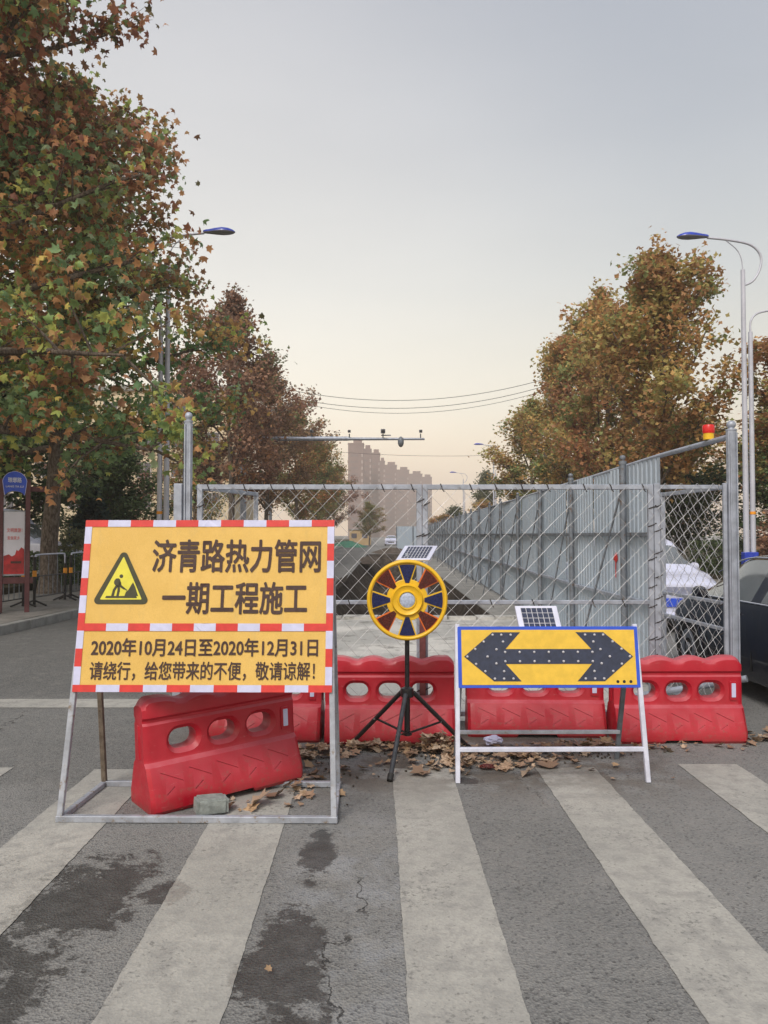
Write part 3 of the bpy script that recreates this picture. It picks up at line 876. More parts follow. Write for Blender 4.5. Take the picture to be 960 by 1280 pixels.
def solar(parent, c, ux, uy, w_, h_, nx, ny, name='solar_panel', cells=True):
    F = plane_frame(Vector(c) - Vector(ux).normalized() * w_ / 2 - Vector(uy).normalized() * h_ / 2, ux, uy)
    b = MB(); b.prism([(0, 0), (w_, 0), (w_, h_), (0, h_)], F, -.016, 0); fr = bevelled(b.obj(name, 'solar_frame', parent), .002, 1)
    mx, my = w_ * .12, h_ * .09
    b = MB(); b.prism([(mx, my), (w_ - mx, my), (w_ - mx, h_ - my), (mx, h_ - my)], F, .0003, .0015); b.obj('cell_backing', 'solar_grid', fr)
    cw_, ch = (w_ - 2 * mx) / nx, (h_ - 2 * my) / ny; gp = .0022
    for i in range(nx):
        for j in range(ny):
            b = MB(); b.prism([(mx + i * cw_ + gp, my + j * ch + gp), (mx + (i + 1) * cw_ - gp, my + j * ch + gp), (mx + (i + 1) * cw_ - gp, my + (j + 1) * ch - gp), (mx + i * cw_ + gp, my + (j + 1) * ch - gp)], F, .0012, .0028)
            b.obj('solar_cell', 'solar_cell', fr)
    return fr
solar(ar, (-.045, .215, 1.035), (1, 0, 0), (-.06, .42, .62), .285, .19, 6, 4)
b = MB(); b.bar((-.05, .20, .95), (-.05, .235, 1.03), .03, .02); b.obj('panel_bracket', 'steel_dull', ar)

# ------------------------------------------------------------------ wheel shaped warning light on tripod
wl = thing('tripod_warning_light', 'round yellow warning light with blue and red wedge lenses on a black tripod', 'warning light', (.165, 5.62, 0))
HZ = 1.135
def T(a, c_, r, name, mat='black_paint', par=wl, n=12):
    b = MB(); b.tube([a, c_], r, n); return b.obj(name, mat, par, 40)
T((0, 0, .17), (0, 0, HZ - .2), .017, 'pole')
T((0, 0, .17), (0, 0, .48), .021, 'lower_sleeve')
b = MB(); b.lathe([(.02, -.04), (.045, -.03), (.048, .0), (.045, .03), (.02, .04)], 12, (0, 0, .475)); b.obj('leg_hub', 'black_paint', wl, 40)
b = MB(); b.lathe([(.02, -.012), (.034, -.01), (.034, .01), (.02, .012)], 12, (0, 0, .185)); b.obj('slider', 'black_paint', wl, 40)
for (fx, fy), mt in (((-.41, .36), 'black_paint'), ((-.125, -.50), 'dark_tube'), ((.47, .20), 'black_paint')):
    fr_ = Vector((fx, fy, .02)); hd = Vector((fx * .10, fy * .10, .47))
    lg = T(hd, fr_, .0165, 'leg', mt)
    T(fr_ - (fr_ - hd) * .05, fr_ + (fr_ - hd).normalized() * .015, .021, 'foot_cap', 'black_hole', lg)
    mid = hd + (fr_ - hd) * .5
    b = MB(); b.bar((0, 0, .185), mid, .014, .012); b.obj('stay', 'black_paint', lg)
    b = MB(); b.tube([mid + Vector((-.014, -.014, 0)), mid + Vector((.014, .014, 0))], .008, 8); b.obj('rivet', 'chrome', lg)
yd = Vector((-.0, -1, 0)).normalized()
def Fd(u, v, d): return (u, -.03 - d, HZ + v)
b = MB(); RO = .272; n = 72; k = 10
for i in range(n):
    a = 2 * PI * i / n
    for j in range(k):
        c_ = 2 * PI * j / k; rr = RO + .0155 * math.cos(c_)
        b.v.append((rr * math.cos(a), -.035 + .022 * math.sin(c_), HZ + rr * math.sin(a)))
for i in range(n):
    for j in range(k):
        b.f.append((i * k + j, ((i + 1) % n) * k + j, ((i + 1) % n) * k + (j + 1) % k, i * k + (j + 1) % k)); b.mi.append(0)
b.obj('outer_rim', 'yellow_plastic', wl, 60)
# scalloped centre disc
P = []
for i in range(96):
    a = 2 * PI * i / 96; P.append(((.148 - .012 * (.5 + .5 * math.cos(8 * a)) ** 4) * math.cos(a), (.148 - .012 * (.5 + .5 * math.cos(8 * a)) ** 4) * math.sin(a)))
b = MB(); b.prism(P, Fd, -.012, .012); bevelled(b.obj('hub_disc', 'yellow_plastic', wl), .004, 2, 50)
b = MB(); b.lathe([(.112, 0), (.112, .014), (.104, .022), (.096, .014), (.070, .012), (.064, .022), (.058, .022), (.054, .010), (.054, 0)], 48, (0, -.042, HZ), (0, -1, 0)); b.obj('hub_ring', 'yellow_plastic', wl, 50)
b = MB(); b.lathe([(.054, 0), (.054, .012), (.040, .018), (.02, .021), (0, .022)], 32, (0, -.044, HZ), (0, -1, 0)); b.obj('hub_lens', 'hub_lens', wl, 60)
for i in range(8):
    a = R(45 * i); ca, sa = math.cos(a), math.sin(a)
    def Fw(u, v, d): return Fd(u * ca - v * sa, u * sa + v * ca, d)
    def wedge(r0, r1, h0, h1):
        return [(r0, -h0)] + [(r1 * math.cos(t_) , r1 * math.sin(t_)) for t_ in np.linspace(-h1, h1, 6)] + [(r0, h0)]
    blue = i % 2 == 0
    fr_ = MB(); fr_.prism(wedge(.112, .262, .020, .262), Fw, -.006, .010); fo = fr_.obj('lens_frame', 'yellow_plastic' if blue else 'orange_rim', wl)
    b = MB(); b.prism(wedge(.121, .252, .0135, .225), Fw, .008, .0155); b.obj('blue_lens' if blue else 'red_lens', 'navy_lens' if blue else 'red_lens', fo)
b = MB(); b.prism([(-.05, -.05), (.05, -.05), (.05, .05), (-.05, .05)], Fd, -.06, -.012); bevelled(b.obj('lamp_housing', 'black_paint', wl), .006, 2)
T((0, .02, HZ - .25), (0, .02, HZ + .33), .012, 'rear_stay', 'steel')
solar(wl, (.075, .06, HZ + .335), (1, -.02, 0), (.30, .75, .42), .24, .21, 8, 7)

# ------------------------------------------------------------------ chain link site gate
def chain(name, p0, p1, z0, z1, parent, wp=.075, dz=.078, seed=0, rad=.0022, skew=0):
    p0, p1 = Vector(p0), Vector(p1); d = p1 - p0; L = d.length; d.normalize(); nr = Vector((-d.y, d.x, 0))
    b = MB(); nw = int(L / wp); nz = int((z1 - z0) / dz)
    wx = L / nw
    for k in range(nw):
        pts = []
        for j in range(nz + 1):
            z = z0 + (z1 - z0) * j / nz
            side = (j + k) % 2
            u = (k + side) * wx
            du = .016 * mnoise.noise(Vector((u * 1.3, z * 1.7, seed))) * 1.3; dv = .016 * mnoise.noise(Vector((u * 1.6 + 9, z * 1.1, seed)))
            if 0 < j < nz: u = min(max(u + du + skew * (z - z0), 0), L); z += dv
            off = (.004 if side else -.004)
            pts.append(p0 + d * u + nr * (off + .018 * mnoise.noise(Vector((u * .8, z * .8, seed + 4)))) + Vector((0, 0, z)))
        b.tube(pts, rad, 4, False)
    o = b.obj(name, 'wire', parent); o['kind'] = 'stuff'; return o
def ties(p0, p1, n, parent, seed=0):
    rnd = random.Random(seed); b = MB(); p0, p1 = Vector(p0), Vector(p1)
    d = (p1 - p0).normalized()
    for i in range(n):
        p = p0 + (p1 - p0) * ((i + .5 + rnd.uniform(-.2, .2)) / n)
        side = d.cross(Vector((0, 1, 0)))
        b.tube([p + side * .027 + Vector((0, -.02, 0)), p + Vector((0, -.030, 0)) + d * .01, p - side * .027 + Vector((0, -.02, 0)) + d * .02, p - side * .04 + Vector((0, -.03, 0)) + d * .03], .0045, 5)
    o = b.obj('wire_ties', 'tie', parent); o['kind'] = 'stuff'
def steel_bar(parent, a, c_, w_, name, mat='steel', h=None, up=(0, 0, 1)):
    b = MB(); b.bar(a, c_, w_, h or w_, up); return bevelled(b.obj(name, mat, parent), .004, 1)
GY = 6.62
def gate_leaf(label, x0, x1, seed):
    t_ = thing('site_gate_leaf', label, 'gate', (0, 0, 0))
    steel_bar(t_, (x0, GY, 2.0), (x1, GY, 2.0), .042, 'top_rail')
    steel_bar(t_, (x0, GY, 1.03), (x1, GY, 1.03), .034, 'middle_rail')
    steel_bar(t_, (x0, GY, .10), (x1, GY, .10), .042, 'bottom_rail')
    steel_bar(t_, (x0 + .021, GY, .08), (x0 + .021, GY, 2.022), .045, 'stile')
    steel_bar(t_, (x1 - .021, GY, .08), (x1 - .021, GY, 2.022), .045, 'stile')
    chain('chain_link', (x0, GY - .03, 0), (x1, GY - .03, 0), .10, 2.0, t_, seed=seed)
    ties((x0, GY, 2.0), (x1, GY, 2.0), int((x1 - x0) * 4.6), t_, seed)
    ties((x0 + .02, GY, .2), (x0 + .02, GY, 1.95), 8, t_, seed + 1)
    ties((x1 - .02, GY, .2), (x1 - .02, GY, 1.95), 8, t_, seed + 2)
    ties((x0, GY, 1.03), (x1, GY, 1.03), 5, t_, seed + 3)
    return t_
gate_leaf('left chain link gate leaf, partly hidden by the yellow notice', -1.575, .318, 1)
rg = gate_leaf('right chain link gate leaf in front of the grey hoarding', .326, 2.270, 6)
steel_bar(rg, (.322, GY - .052, 0), (.322, GY - .052, .93), .05, 'drop_post', 'brown_post')
def big_post(label, x, y, w_, h, extra=None):
    t_ = thing('gate_post', label, 'post', (x, y, 0))
    b = MB(); n = 8
    b.tube([(0, 0, 0), (0, 0, h)], w_ / 2, 8); b.obj('shaft', 'steel', t_)
    b = MB(); b.lathe([(w_ * .53, 0), (w_ * .53, .012), (w_ * .30, .016), (w_ * .28, .024), (w_ * .42, .038), (w_ * .45, .055), (w_ * .36, .074), (w_ * .18, .084), (0, .086)], 16, (0, 0, h)); b.obj('ball_cap', 'steel', t_, 50)
    for dx in (-.3, .3):
        b = MB(); b.box((dx * w_, -w_ / 2 - .001, h / 2), (.010, .012, h - .04)); b.obj('rib', 'steel', t_)
    return t_
pr = big_post('tall grey steel post at the right end of the gate, by the dark car', 2.915, 6.56, .086, 2.47)
pl = big_post('tall grey steel post at the left end of the gate, rising behind the yellow notice', -1.655, 6.62, .072, 2.55)
steel_bar(pl, (-.085, .02, 0), (-.085, .02, 2.03), .07, 'hinge_tube')
steel_bar(pr, (-.062, .0, 0), (-.062, .0, 2.03), .032, 'hinge_tube')
# fixed narrow panel right of the gate, and the panel closing the gap to the hoarding
sp = thing('mesh_side_panel', 'narrow fixed chain link panel between gate leaf and right post', 'fence panel')
steel_bar(sp, (2.30, GY, 0), (2.30, GY, 2.03), .05, 'upright')
steel_bar(sp, (2.325, GY, 2.0), (2.82, GY, 2.0), .036, 'top_rail')
chain('chain_link', (2.30, GY - .03, 0), (2.84, GY - .03, 0), .1, 2.03, sp, wp=.06, dz=.07, seed=20)
ties((2.30, GY, .2), (2.30, GY, 1.95), 9, sp, 44); ties((2.82, GY, .2), (2.82, GY, 1.95), 8, sp, 46)
sq = thing('mesh_side_panel', 'chain link panel running back from the right post to the sheet hoarding', 'fence panel')
A0, A1 = Vector((2.87, 6.66, 0)), Vector((2.80, 7.88, 0))
for z, r_ in ((2.0, .036), (1.02, .03), (.80, .03), (.08, .036)):
    steel_bar(sq, A0 + Vector((0, 0, z)), A1 + Vector((0, 0, z)), r_, 'rail')
steel_bar(sq, A1, A1 + Vector((0, 0, 2.02)), .045, 'upright')
chain('chain_link', A0 + Vector((-.03, 0, 0)), A1 + Vector((-.03, 0, 0)), .08, 2.0, sq, wp=.075, dz=.078, seed=31)
sr = thing('mesh_side_panel', 'short chain link panel folded back behind the left gate post', 'fence panel')
C0, C1 = Vector((-1.60, 6.70, 0)), Vector((-1.27, 7.75, 0))
for z in (2.0, .1): steel_bar(sr, C0 + Vector((0, 0, z)), C1 + Vector((0, 0, z)), .034, 'rail')
steel_bar(sr, C1 + Vector((0, .02, 0)), C1 + Vector((0, .02, 2.017)), .042, 'upright')
chain('chain_link', C0, C1, .1, 2.0, sr, wp=.07, dz=.078, seed=37)
# loose pipe leaning low behind the right barrier
b = MB(); b.tube([(2.35, 7.6, .03), (3.2, 6.95, .33)], .03, 10)
tag(b.obj('steel_pipe', 'steel', smooth=40), 'loose steel pipe lying at a slant behind the rightmost barrier', 'pipe')

# ------------------------------------------------------------------ sheet steel hoarding
ho = thing('sheet_hoarding', 'long grey blue sheet steel hoarding with posts and braces down the right of the site', 'fence', (0, 0, 0))
HY0, HY1 = 7.92, 74.5
def hx(y): return 2.80 + .0185 * (y - 8)
def corr(L, H):
    b = MB(); pr_ = []; nrib = 6
    for i in range(nrib):
        s0 = L * i / nrib; s = L / nrib
        pr_ += [(s0, 0), (s0 + s * .58, 0), (s0 + s * .68, .013), (s0 + s * .90, .013)]
    pr_.append((L, 0))
    for u, dd in pr_: b.v += [(dd, u, .03), (dd, u, H)]
    for i in range(len(pr_) - 1): b.f.append((2 * i, 2 * i + 2, 2 * i + 3, 2 * i + 1)); b.mi.append(0)
    return b
cb = corr(.90, 2.385).obj('tmp', 'sheet'); cme = cb.data; bpy.data.objects.remove(cb)
# bays of 2.67 m: post, rails, three sheets, one brace
rnd = random.Random(9)
post_m = MB(); post_m.tube([(0, 0, 0), (0, 0, 2.40)], .038, 10); post_m.lathe([(.044, 0), (.044, .04), (.022, .045), (.024, .055), (.034, .07), (.034, .09), (.02, .105), (0, .11)], 10, (0, 0, 2.40))
pm = post_m.obj('tmp', 'steel_dull', smooth=50); pme = pm.data; bpy.data.objects.remove(pm)
br_m = MB(); br_m.tube([(0, 0, 2.05), (-.28, .78, 0)], .012, 8); bm_ = br_m.obj('tmp', 'steel_dull', smooth=50); bme = bm_.data; bpy.data.objects.remove(bm_)
ys0 = 8.97
py = [ys0 + 2.667 * i for i in range(25)]
for i, y in enumerate(py):
    o = link('post', pme, ho); o.location = (hx(y) - .075, y, 0); o.rotation_euler = (rnd.uniform(-.008, .008), rnd.uniform(-.012, .012), rnd.uniform(0, 1))
    o = link('brace', bme, ho); o.location = (hx(y) - .11, y + .02, 0); o.rotation_euler = (0, 0, rnd.uniform(-.1, .1))
y = HY0; k = 0
while y < HY1 - .5:
    o = link('sheet_panel', cme, ho); o.location = (hx(y) + rnd.uniform(-.006, .008), y, rnd.uniform(-.012, .012))
    o.rotation_euler = (rnd.uniform(-.004, .004), rnd.uniform(-.008, .008), math.atan(-.0185) + rnd.uniform(-.012, .012)); y += .889; k += 1
seg = [HY0] + py
for a, c_ in zip(seg[:-1], seg[1:]):
    steel_bar(ho, (hx(a) - .035, a + .04, 1.60), (hx(c_) - .035, c_ - .04, 1.60), .045, 'rail', 'steel_dull')
    steel_bar(ho, (hx(a) - .035, a + .04, .86 + rnd.uniform(-.02, .02)), (hx(c_) - .035, c_ - .04, .86 + rnd.uniform(-.02, .02)), .045, 'rail', 'steel')
b = MB(); b.tube([(2.90, 6.56, 2.42)] + [(hx(y) + .012, y, 2.395 + .006 * math.sin(y)) for y in np.arange(7.9, HY1, 1.33)], .024, 8); b.obj('top_tube', 'steel', ho, 50)
b = MB()
def splat(cx, cz, pts): b.prism(pts, lambda u, v, d: (hx(9.5) - .003 - d, 9.5 - u, 1.3 + v), 0, .004)
rr = random.Random(4)
P = [((.085 + rr.uniform(-.03, .03)) * math.cos(2 * PI * i / 14), (.05 + rr.uniform(-.02, .02)) * math.sin(2 * PI * i / 14)) for i in range(14)]
b.prism(P, lambda u, v, d: (hx(9.5) - .022 - d, 9.5 - u, 1.32 + v), 0, .004)
b.prism([(-.01, -.22), (.012, -.22), (.016, -.04), (-.014, -.04)], lambda u, v, d: (hx(9.5) - .022 - d, 9.5 - u, 1.30 + v), .001, .005)
b.obj('red_paint_mark', 'red_lamp', ho)
# far return of the hoarding across the road
hf = thing('sheet_hoarding', 'short pale sheet hoarding crossing the road at the far end of the site', 'fence')
for i in range(4):
    o = link('sheet_panel', cme, hf); o.location = (1.2 + i * .85, 76 - i * .05, 0); o.rotation_euler = (0, 0, R(-90 + 3)); o.scale = (1, .95, 1)
for i in range(3):
    o = link('post', pme, hf); o.location = (1.2 + i * 1.6, 75.9, 0)
# beacon on the rail
bc = thing('beacon_lamp', 'small red and yellow warning lamp sitting on the top rail of the hoarding', 'lamp', (2.878, 6.93, 2.44))
b = MB(); b.lathe([(.046, 0), (.046, .055), (.050, .056)], 16); b.obj('yellow_base', 'yellow_plastic', bc, 40)
b = MB(); b.lathe([(.048, .056), (.052, .075), (.052, .120), (.046, .130), (0, .134)], 16); b.obj('red_lens', 'red_lamp', bc, 40)

# ------------------------------------------------------------------ foliage
PAL = {
 'rust': [((0.435, 0.217, 0.098), 4), ((0.290, 0.145, 0.084), 4), ((0.551, 0.319, 0.126), 2), ((0.203, 0.189, 0.084), 3)],
 'near': [((0.288, 0.428, 0.134), 4), ((0.192, 0.347, 0.154), 4.5), ((0.499, 0.612, 0.144), 2.5), ((0.653, 0.388, 0.134), 3), ((0.422, 0.244, 0.108), 3), ((0.660, 0.572, 0.126), 1), ((0.403, 0.551, 0.324), 2.5)],
 'brown': [((0.312, 0.178, 0.124), 6), ((0.421, 0.251, 0.159), 5), ((0.221, 0.144, 0.103), 3), ((0.215, 0.269, 0.126), .8), ((0.547, 0.296, 0.137), 1.5)],
 'mixed': [((0.294, 0.303, 0.093), 3), ((0.220, 0.284, 0.103), 3), ((0.441, 0.242, 0.080), 3), ((0.368, 0.204, 0.088), 2)],
 'autumn': [((0.566, 0.303, 0.111), 5), ((0.407, 0.231, 0.100), 3), ((0.502, 0.431, 0.138), 3.5), ((0.288, 0.348, 0.119), 3), ((0.660, 0.426, 0.141), 2)],
 'green': [((0.083, 0.146, 0.061), 5), ((0.126, 0.197, 0.072), 4), ((0.056, 0.098, 0.051), 3)],
 'olive': [((0.178, 0.216, 0.115), 4), ((0.229, 0.241, 0.128), 3), ((0.152, 0.178, 0.102), 3)],
 'pine': [((0.045, 0.101, 0.101), 5), ((0.067, 0.141, 0.134), 4), ((0.034, 0.070, 0.072), 3)],
}
# a plane leaf: five pointed lobes round a centre; size about 1
LEAF5 = np.array([(0, -.40, 0), (.16, -.27, .03), (.44, -.30, -.05), (.34, -.06, .03), (.50, .16, -.07), (.24, .22, .02), (.04, .54, -.09),
                  (-.20, .24, .02), (-.47, .20, -.08), (-.33, -.04, .03), (-.46, -.24, -.05), (-.15, -.26, .03), (0, 0, .06)], dtype=np.float32)
LEAFN = LEAF5.copy(); LEAFN[:, 2] -= .55 * np.abs(LEAFN[:, 0]) + .35 * LEAFN[:, 1] ** 2; LEAFN[:, 0] *= .86
F5 = [(12, i, (i + 1) % 12) for i in range(12)]
LEAF3 = np.array([(0, -.5, 0), (.42, -.10, -.06), (.16, .10, .03), (0, .52, -.07), (-.16, .10, .03), (-.42, -.10, -.06)], dtype=np.float32)
F3 = [(0, 1, 2), (0, 2, 4), (2, 3, 4), (0, 4, 5)]
NEED = np.array([(-.07, -.5, 0), (.07, -.5, 0), (.05, .5, .02), (-.05, .5, .02)], dtype=np.float32)
FN = [(0, 1, 2, 3)]
def leaf_mesh(name, pos, size, tint, shape, faces, rng, mat, droop=.35):
    n = len(pos); k = len(shape)
    a = rng.uniform(0, 2 * PI, n); tilt = rng.normal(droop, .65, n); roll = rng.normal(0, .6, n)
    ca, sa = np.cos(a), np.sin(a); ct, st = np.cos(tilt), np.sin(tilt); cr_, sr_ = np.cos(roll), np.sin(roll)
    Z = np.zeros(n); O = np.ones(n)
    Rz = np.stack([ca, -sa, Z, sa, ca, Z, Z, Z, O], 1).reshape(n, 3, 3)
    Rx = np.stack([O, Z, Z, Z, ct, -st, Z, st, ct], 1).reshape(n, 3, 3)
    Ry = np.stack([cr_, Z, sr_, Z, O, Z, -sr_, Z, cr_], 1).reshape(n, 3, 3)
    Rm = Rz @ Rx @ Ry
    V = np.einsum('nij,kj->nki', Rm, shape) * size[:, None, None] + pos[:, None, :]
    V = V.reshape(-1, 3).astype(np.float32)
    fl = len(faces[0]); fa = np.array(faces, dtype=np.int32)
    idx = (fa[None] + (np.arange(n, dtype=np.int32) * k)[:, None, None]).reshape(-1)
    me = bpy.data.meshes.new(name)
    nf = n * len(faces)
    me.vertices.add(len(V)); me.vertices.foreach_set('co', V.ravel())
    me.loops.add(nf * fl); me.loops.foreach_set('vertex_index', idx)
    me.polygons.add(nf); me.polygons.foreach_set('loop_start', np.arange(nf, dtype=np.int32) * fl)
    me.update(calc_edges=True)
    at = me.attributes.new('tint', 'FLOAT_COLOR', 'FACE')
    c4 = np.ones((nf, 4), dtype=np.float32); c4[:, :3] = np.repeat(tint, len(faces), axis=0)
    at.data.foreach_set('color', c4.ravel())
    me.materials.append(M[mat]); return me
def pick(pal, n, rng, clump=None):
    cols = np.array([c for c, _ in PAL[pal]]); wts = np.array([w_ for _, w_ in PAL[pal]], float)
    wts /= wts.sum()
    c = cols[rng.choice(len(cols), n, p=wts)]
    if clump is not None:
        kk = clump.max() + 1; cc = cols[rng.choice(len(cols), kk, p=wts)]
        use = rng.random(n) < .55; c = np.where(use[:, None], cc[clump], c)
    return c * rng.uniform(.75, 1.25, (n, 1))
def build_tree(pal, H, CR, base, seed, nleaf, lsize, tr=.17, near=False, top_pow=.75, limbs=16, lean=(0, 0), spread=.30, up=(18, 42)):
    """returns (trunk mesh, leaf arrays)"""
    rng = np.random.default_rng(seed); rd = random.Random(seed)
    b = MB()
    tp = [Vector((lean[0] * (i / 10) ** 1.4 + .10 * math.sin(i * .8 + seed), lean[1] * (i / 10) ** 1.4 + .08 * math.cos(i * .7 + seed), H * .93 * i / 10)) for i in range(11)]
    tp[0] = Vector((0, 0, -.05))
    tp = catmull(tp, 3)
    trs = [tr * (1.35 if i == 0 else 1) * (1 - .93 * (i / (len(tp) - 1)) ** .8) + .006 for i in range(len(tp))]
    b.tube(tp, trs, 12 if near else 8)
    def at(z):
        for p, q in zip(tp[:-1], tp[1:]):
            if q.z >= z: return p + (q - p) * ((z - p.z) / max(1e-4, q.z - p.z))
        return tp[-1]
    cl = []; dirs = []
    for i in range(limbs):
        f = (i + rd.uniform(0, .8)) / limbs; f = min(f, .98)
        z = base + (H * .90 - base) * f ** 1.05
        # crown radius at this height: widest at a third, drawn in to a point
        prof = (math.sin(PI * min(1, (f * .80 + .22))) ** top_pow) * (1 - .25 * f)
        L = CR * max(.22, prof) * (rd.uniform(.80, .98) * (1 + .10 * max(0, 1 - 2.2 * f)) if near else rd.uniform(.78, 1.12))
        a = i * 2.399 + rd.uniform(-.5, .5); rise = R(rd.uniform(-6, 22) + 38 * f) if near else R(rd.uniform(*up) + 25 * f)
        d = Vector((math.cos(a) * math.cos(rise), math.sin(a) * math.cos(rise), math.sin(rise)))
        p0 = at(z); pts = [p0]
        for s in range(1, 7):
            d = (d + Vector((rd.uniform(-.16, .16), rd.uniform(-.16, .16), rd.uniform(-.10, .10)))).normalized()
            pts.append(pts[-1] + d * (L * 1.12 / 6))
        r0 = tr * (.42 - .26 * f)
        b.tube(pts, [r0 * (1 - .85 * s / 6) + .004 for s in range(7)], 6 if near else 4, False)
        for s in range(2, 7):
            for q in range(3):
                p = pts[s] - (pts[s] - pts[s - 1]) * rd.random()
                sd_ = (d * .7 + Vector((rd.uniform(-1, 1), rd.uniform(-1, 1), rd.uniform(-.45, .8)))).normalized()
                LL = L * rd.uniform(.16, .34)
                e = p + sd_ * LL; mth = p + sd_ * LL * .5 + Vector((0, 0, rd.uniform(-.05, .1)))
                b.tube([p, mth, e], [r0 * .22 + .003, r0 * .12 + .003, .003], 4, False)
                cl += [p.lerp(e, .35), mth.lerp(e, .35), e, e + sd_ * .12]
                for z_ in range(2):
                    s2 = (sd_ + Vector((rd.uniform(-1, 1), rd.uniform(-1, 1), rd.uniform(-.6, .7)))).normalized()
                    e2 = mth + s2 * LL * .55; b.tube([mth, e2], [.006, .003], 3, False); cl += [mth.lerp(e2, .6), e2]
    z = H * .80
    while z < H * 1.0: cl.append(at(min(z, H * .92)) + Vector((rd.uniform(-.2, .2), rd.uniform(-.2, .2), max(0, z - H * .92)))); z += .12
    C_ = np.array([tuple(c) for c in cl]); nc = len(C_)
    ci = rng.integers(0, nc, nleaf)
    pos = C_[ci] + rng.normal(0, 1, (nleaf, 3)) * np.array([spread, spread, spread * .85]) * rng.uniform(.5, 1.15, (nleaf, 1))
    size = rng.uniform(.65, 1.25, nleaf) * lsize
    # neighbouring clusters share a dominant colour
    patch = ((C_[:, 0] * .8 + 50).astype(int) * 7 + (C_[:, 1] * .8 + 50).astype(int) * 13 + (C_[:, 2] * .9).astype(int) * 29) % 97
    tint = pick(pal, nleaf, rng, patch[ci])
    return b, pos, size, tint, rng
def tree_proto(name, label, cat, pal, H, CR, base, seed, nleaf, lsize, group=None, **k):
    b, pos, size, tint, rng = build_tree(pal, H, CR, base, seed, nleaf, lsize, **k)
    root = thing(name, label, cat, group=group)
    b.obj('trunk', 'bark', root, 60)
    me = leaf_mesh('crown', pos, size, tint, LEAF3, F3, rng, 'leaf')
    c = link('crown', me, root); c['kind'] = 'stuff'
    return root
def put(o, x, y, z, rz, s, label, group=None):
    o.location = (x, y, z); o.rotation_euler = (0, 0, rz); o.scale = (s[0], s[0], s[1]) if isinstance(s, tuple) else (s, s, s)
    o['label'] = label
    if group: o['group'] = group
    return o

# near plane trees on the left: one whose trunk is seen, one standing outside the frame that hangs over
def near_tree(label, x, y, z, seed, H, CR, base, nleaf, lean, tr, nbig, limbs=20, spread=.3, pal='near'):
    b, pos, size, tint, rng = build_tree(pal, H, CR, base, seed, nleaf, .17, near=True, lean=lean, tr=tr, limbs=limbs, spread=spread, top_pow=.45)
    # higher branches have turned further: more rust and brown up there
    turn = rng.random(nleaf) < np.clip((pos[:, 2] - H * .42) / (H * .35), 0, .7)
    tint[turn] = pick('rust', int(turn.sum()), rng)
    root = thing('plane_tree', label, 'tree', (x, y, z))
    b.obj('trunk', 'bark', root, 60)
    wpos = pos + np.array([x, y, z])
    D = wpos[:, 1]; u = np.abs(wpos[:, 0] / np.maximum(D, .1)); v = (wpos[:, 2] - 1.6) / np.maximum(D, .1)
    vis = (u < .5) & (v < .70) & (D > 2)
    score = np.where(vis, D + rng.uniform(0, .8, len(D)), 1e6)
    order = np.argsort(score); big = order[:nbig]; rest = order[nbig:]
    me = leaf_mesh('crown', pos[rest], size[rest], tint[rest], LEAFN, F5, rng, 'leaf', .75)
    c = link('crown', me, root); c['kind'] = 'stuff'
    if nbig:
        kinds = []
        for q in range(30):
            i = big[q * (nbig // 30)]
            kinds.append(leaf_mesh('leaf', np.zeros((1, 3)), np.array([1.0]), tint[i:i + 1], LEAFN, F5, np.random.default_rng(q), 'leaf', 0))
        for q, i in enumerate(big):
            o = link('leaf', kinds[q % 30], root); o.location = pos[i]; s = float(size[i]) * 1.05; o.scale = (s, s, s)
            o.rotation_euler = (rng.normal(.75, .6), rng.normal(0, .6), rng.uniform(0, 6.28))
    return root
near_tree('large plane tree with forked grey brown trunk behind the railings on the left pavement', -8.35, 19.6, .14, 5, 12.6, 4.5, 3.3, 30000, (.6, -1.3), .24, 0, limbs=34, spread=.30)
near_tree('overhanging plane tree at the upper left with big leaves, its trunk out of view', -8.1, 13.0, .14, 12, 15.0, 4.35, 3.3, 33000, (.5, .2), .26, 300, limbs=48, spread=.22)

# mid distance trees, three brown, three autumn prototypes
pb = [tree_proto('roadside_tree', 'x', 'tree', 'brown', 12.5, 3.9, 2.6, 31, 21000, .18, limbs=24, spread=.25, up=(26, 50)),
      tree_proto('roadside_tree', 'x', 'tree', 'mixed', 12.0, 3.6, 2.4, 32, 18000, .19, limbs=22, spread=.26, up=(24, 48)),]
pa = [tree_proto('autumn_tree', 'x', 'tree', 'autumn', 12.0, 3.7, 2.4, 41, 19500, .20, limbs=24, top_pow=.72, spread=.235, up=(34, 56)),
      tree_proto('autumn_tree', 'x', 'tree', 'autumn', 11.5, 3.5, 2.2, 43, 17500, .20, limbs=22, top_pow=.8, spread=.235, up=(32, 58))]
GL = 'plane trees lining the left pavement'
for i, (p, x, y, rz, s, lab) in enumerate([
    (0, -7.1, 36, .3, (1.05, 1.04), 'tallest brown leaved tree directly above the left gate post'),
    (0, -6.7, 45, 2.1, (.95, .93), 'brown and green tree just right of the tallest one, behind the camera boom end'),
    (1, -6.3, 56, 1.0, (.90, .92), 'olive brown tree in the left row below the overhead cables'),
    (1, -6.0, 69, 3.0, (1.0, .88), 'smaller greenish tree of the left row beside the brown towers'),
    (1, -6.6, 84, 4.4, (1.0, .85), 'second last tree of the left row, overlapping the leftmost brown tower'),
    (0, -6.5, 101, 1.7, (1.0, .84), 'last hazy tree of the left row, just left of the lone pale tree'),
    (0, -14.0, 40, 5.0, (.75, .62), 'low dark brown tree seen under the big plane tree crown'),
    (1, -12.5, 52, 5.5, (.9, .75), 'background tree between the lamp poles and the left gate post')]):
    o = pb[p] if i in (0, 2) else copy_tree(pb[p])
    put(o, x, y, .14, rz, s, lab, GL)
GR = 'autumn trees along the right pavement'
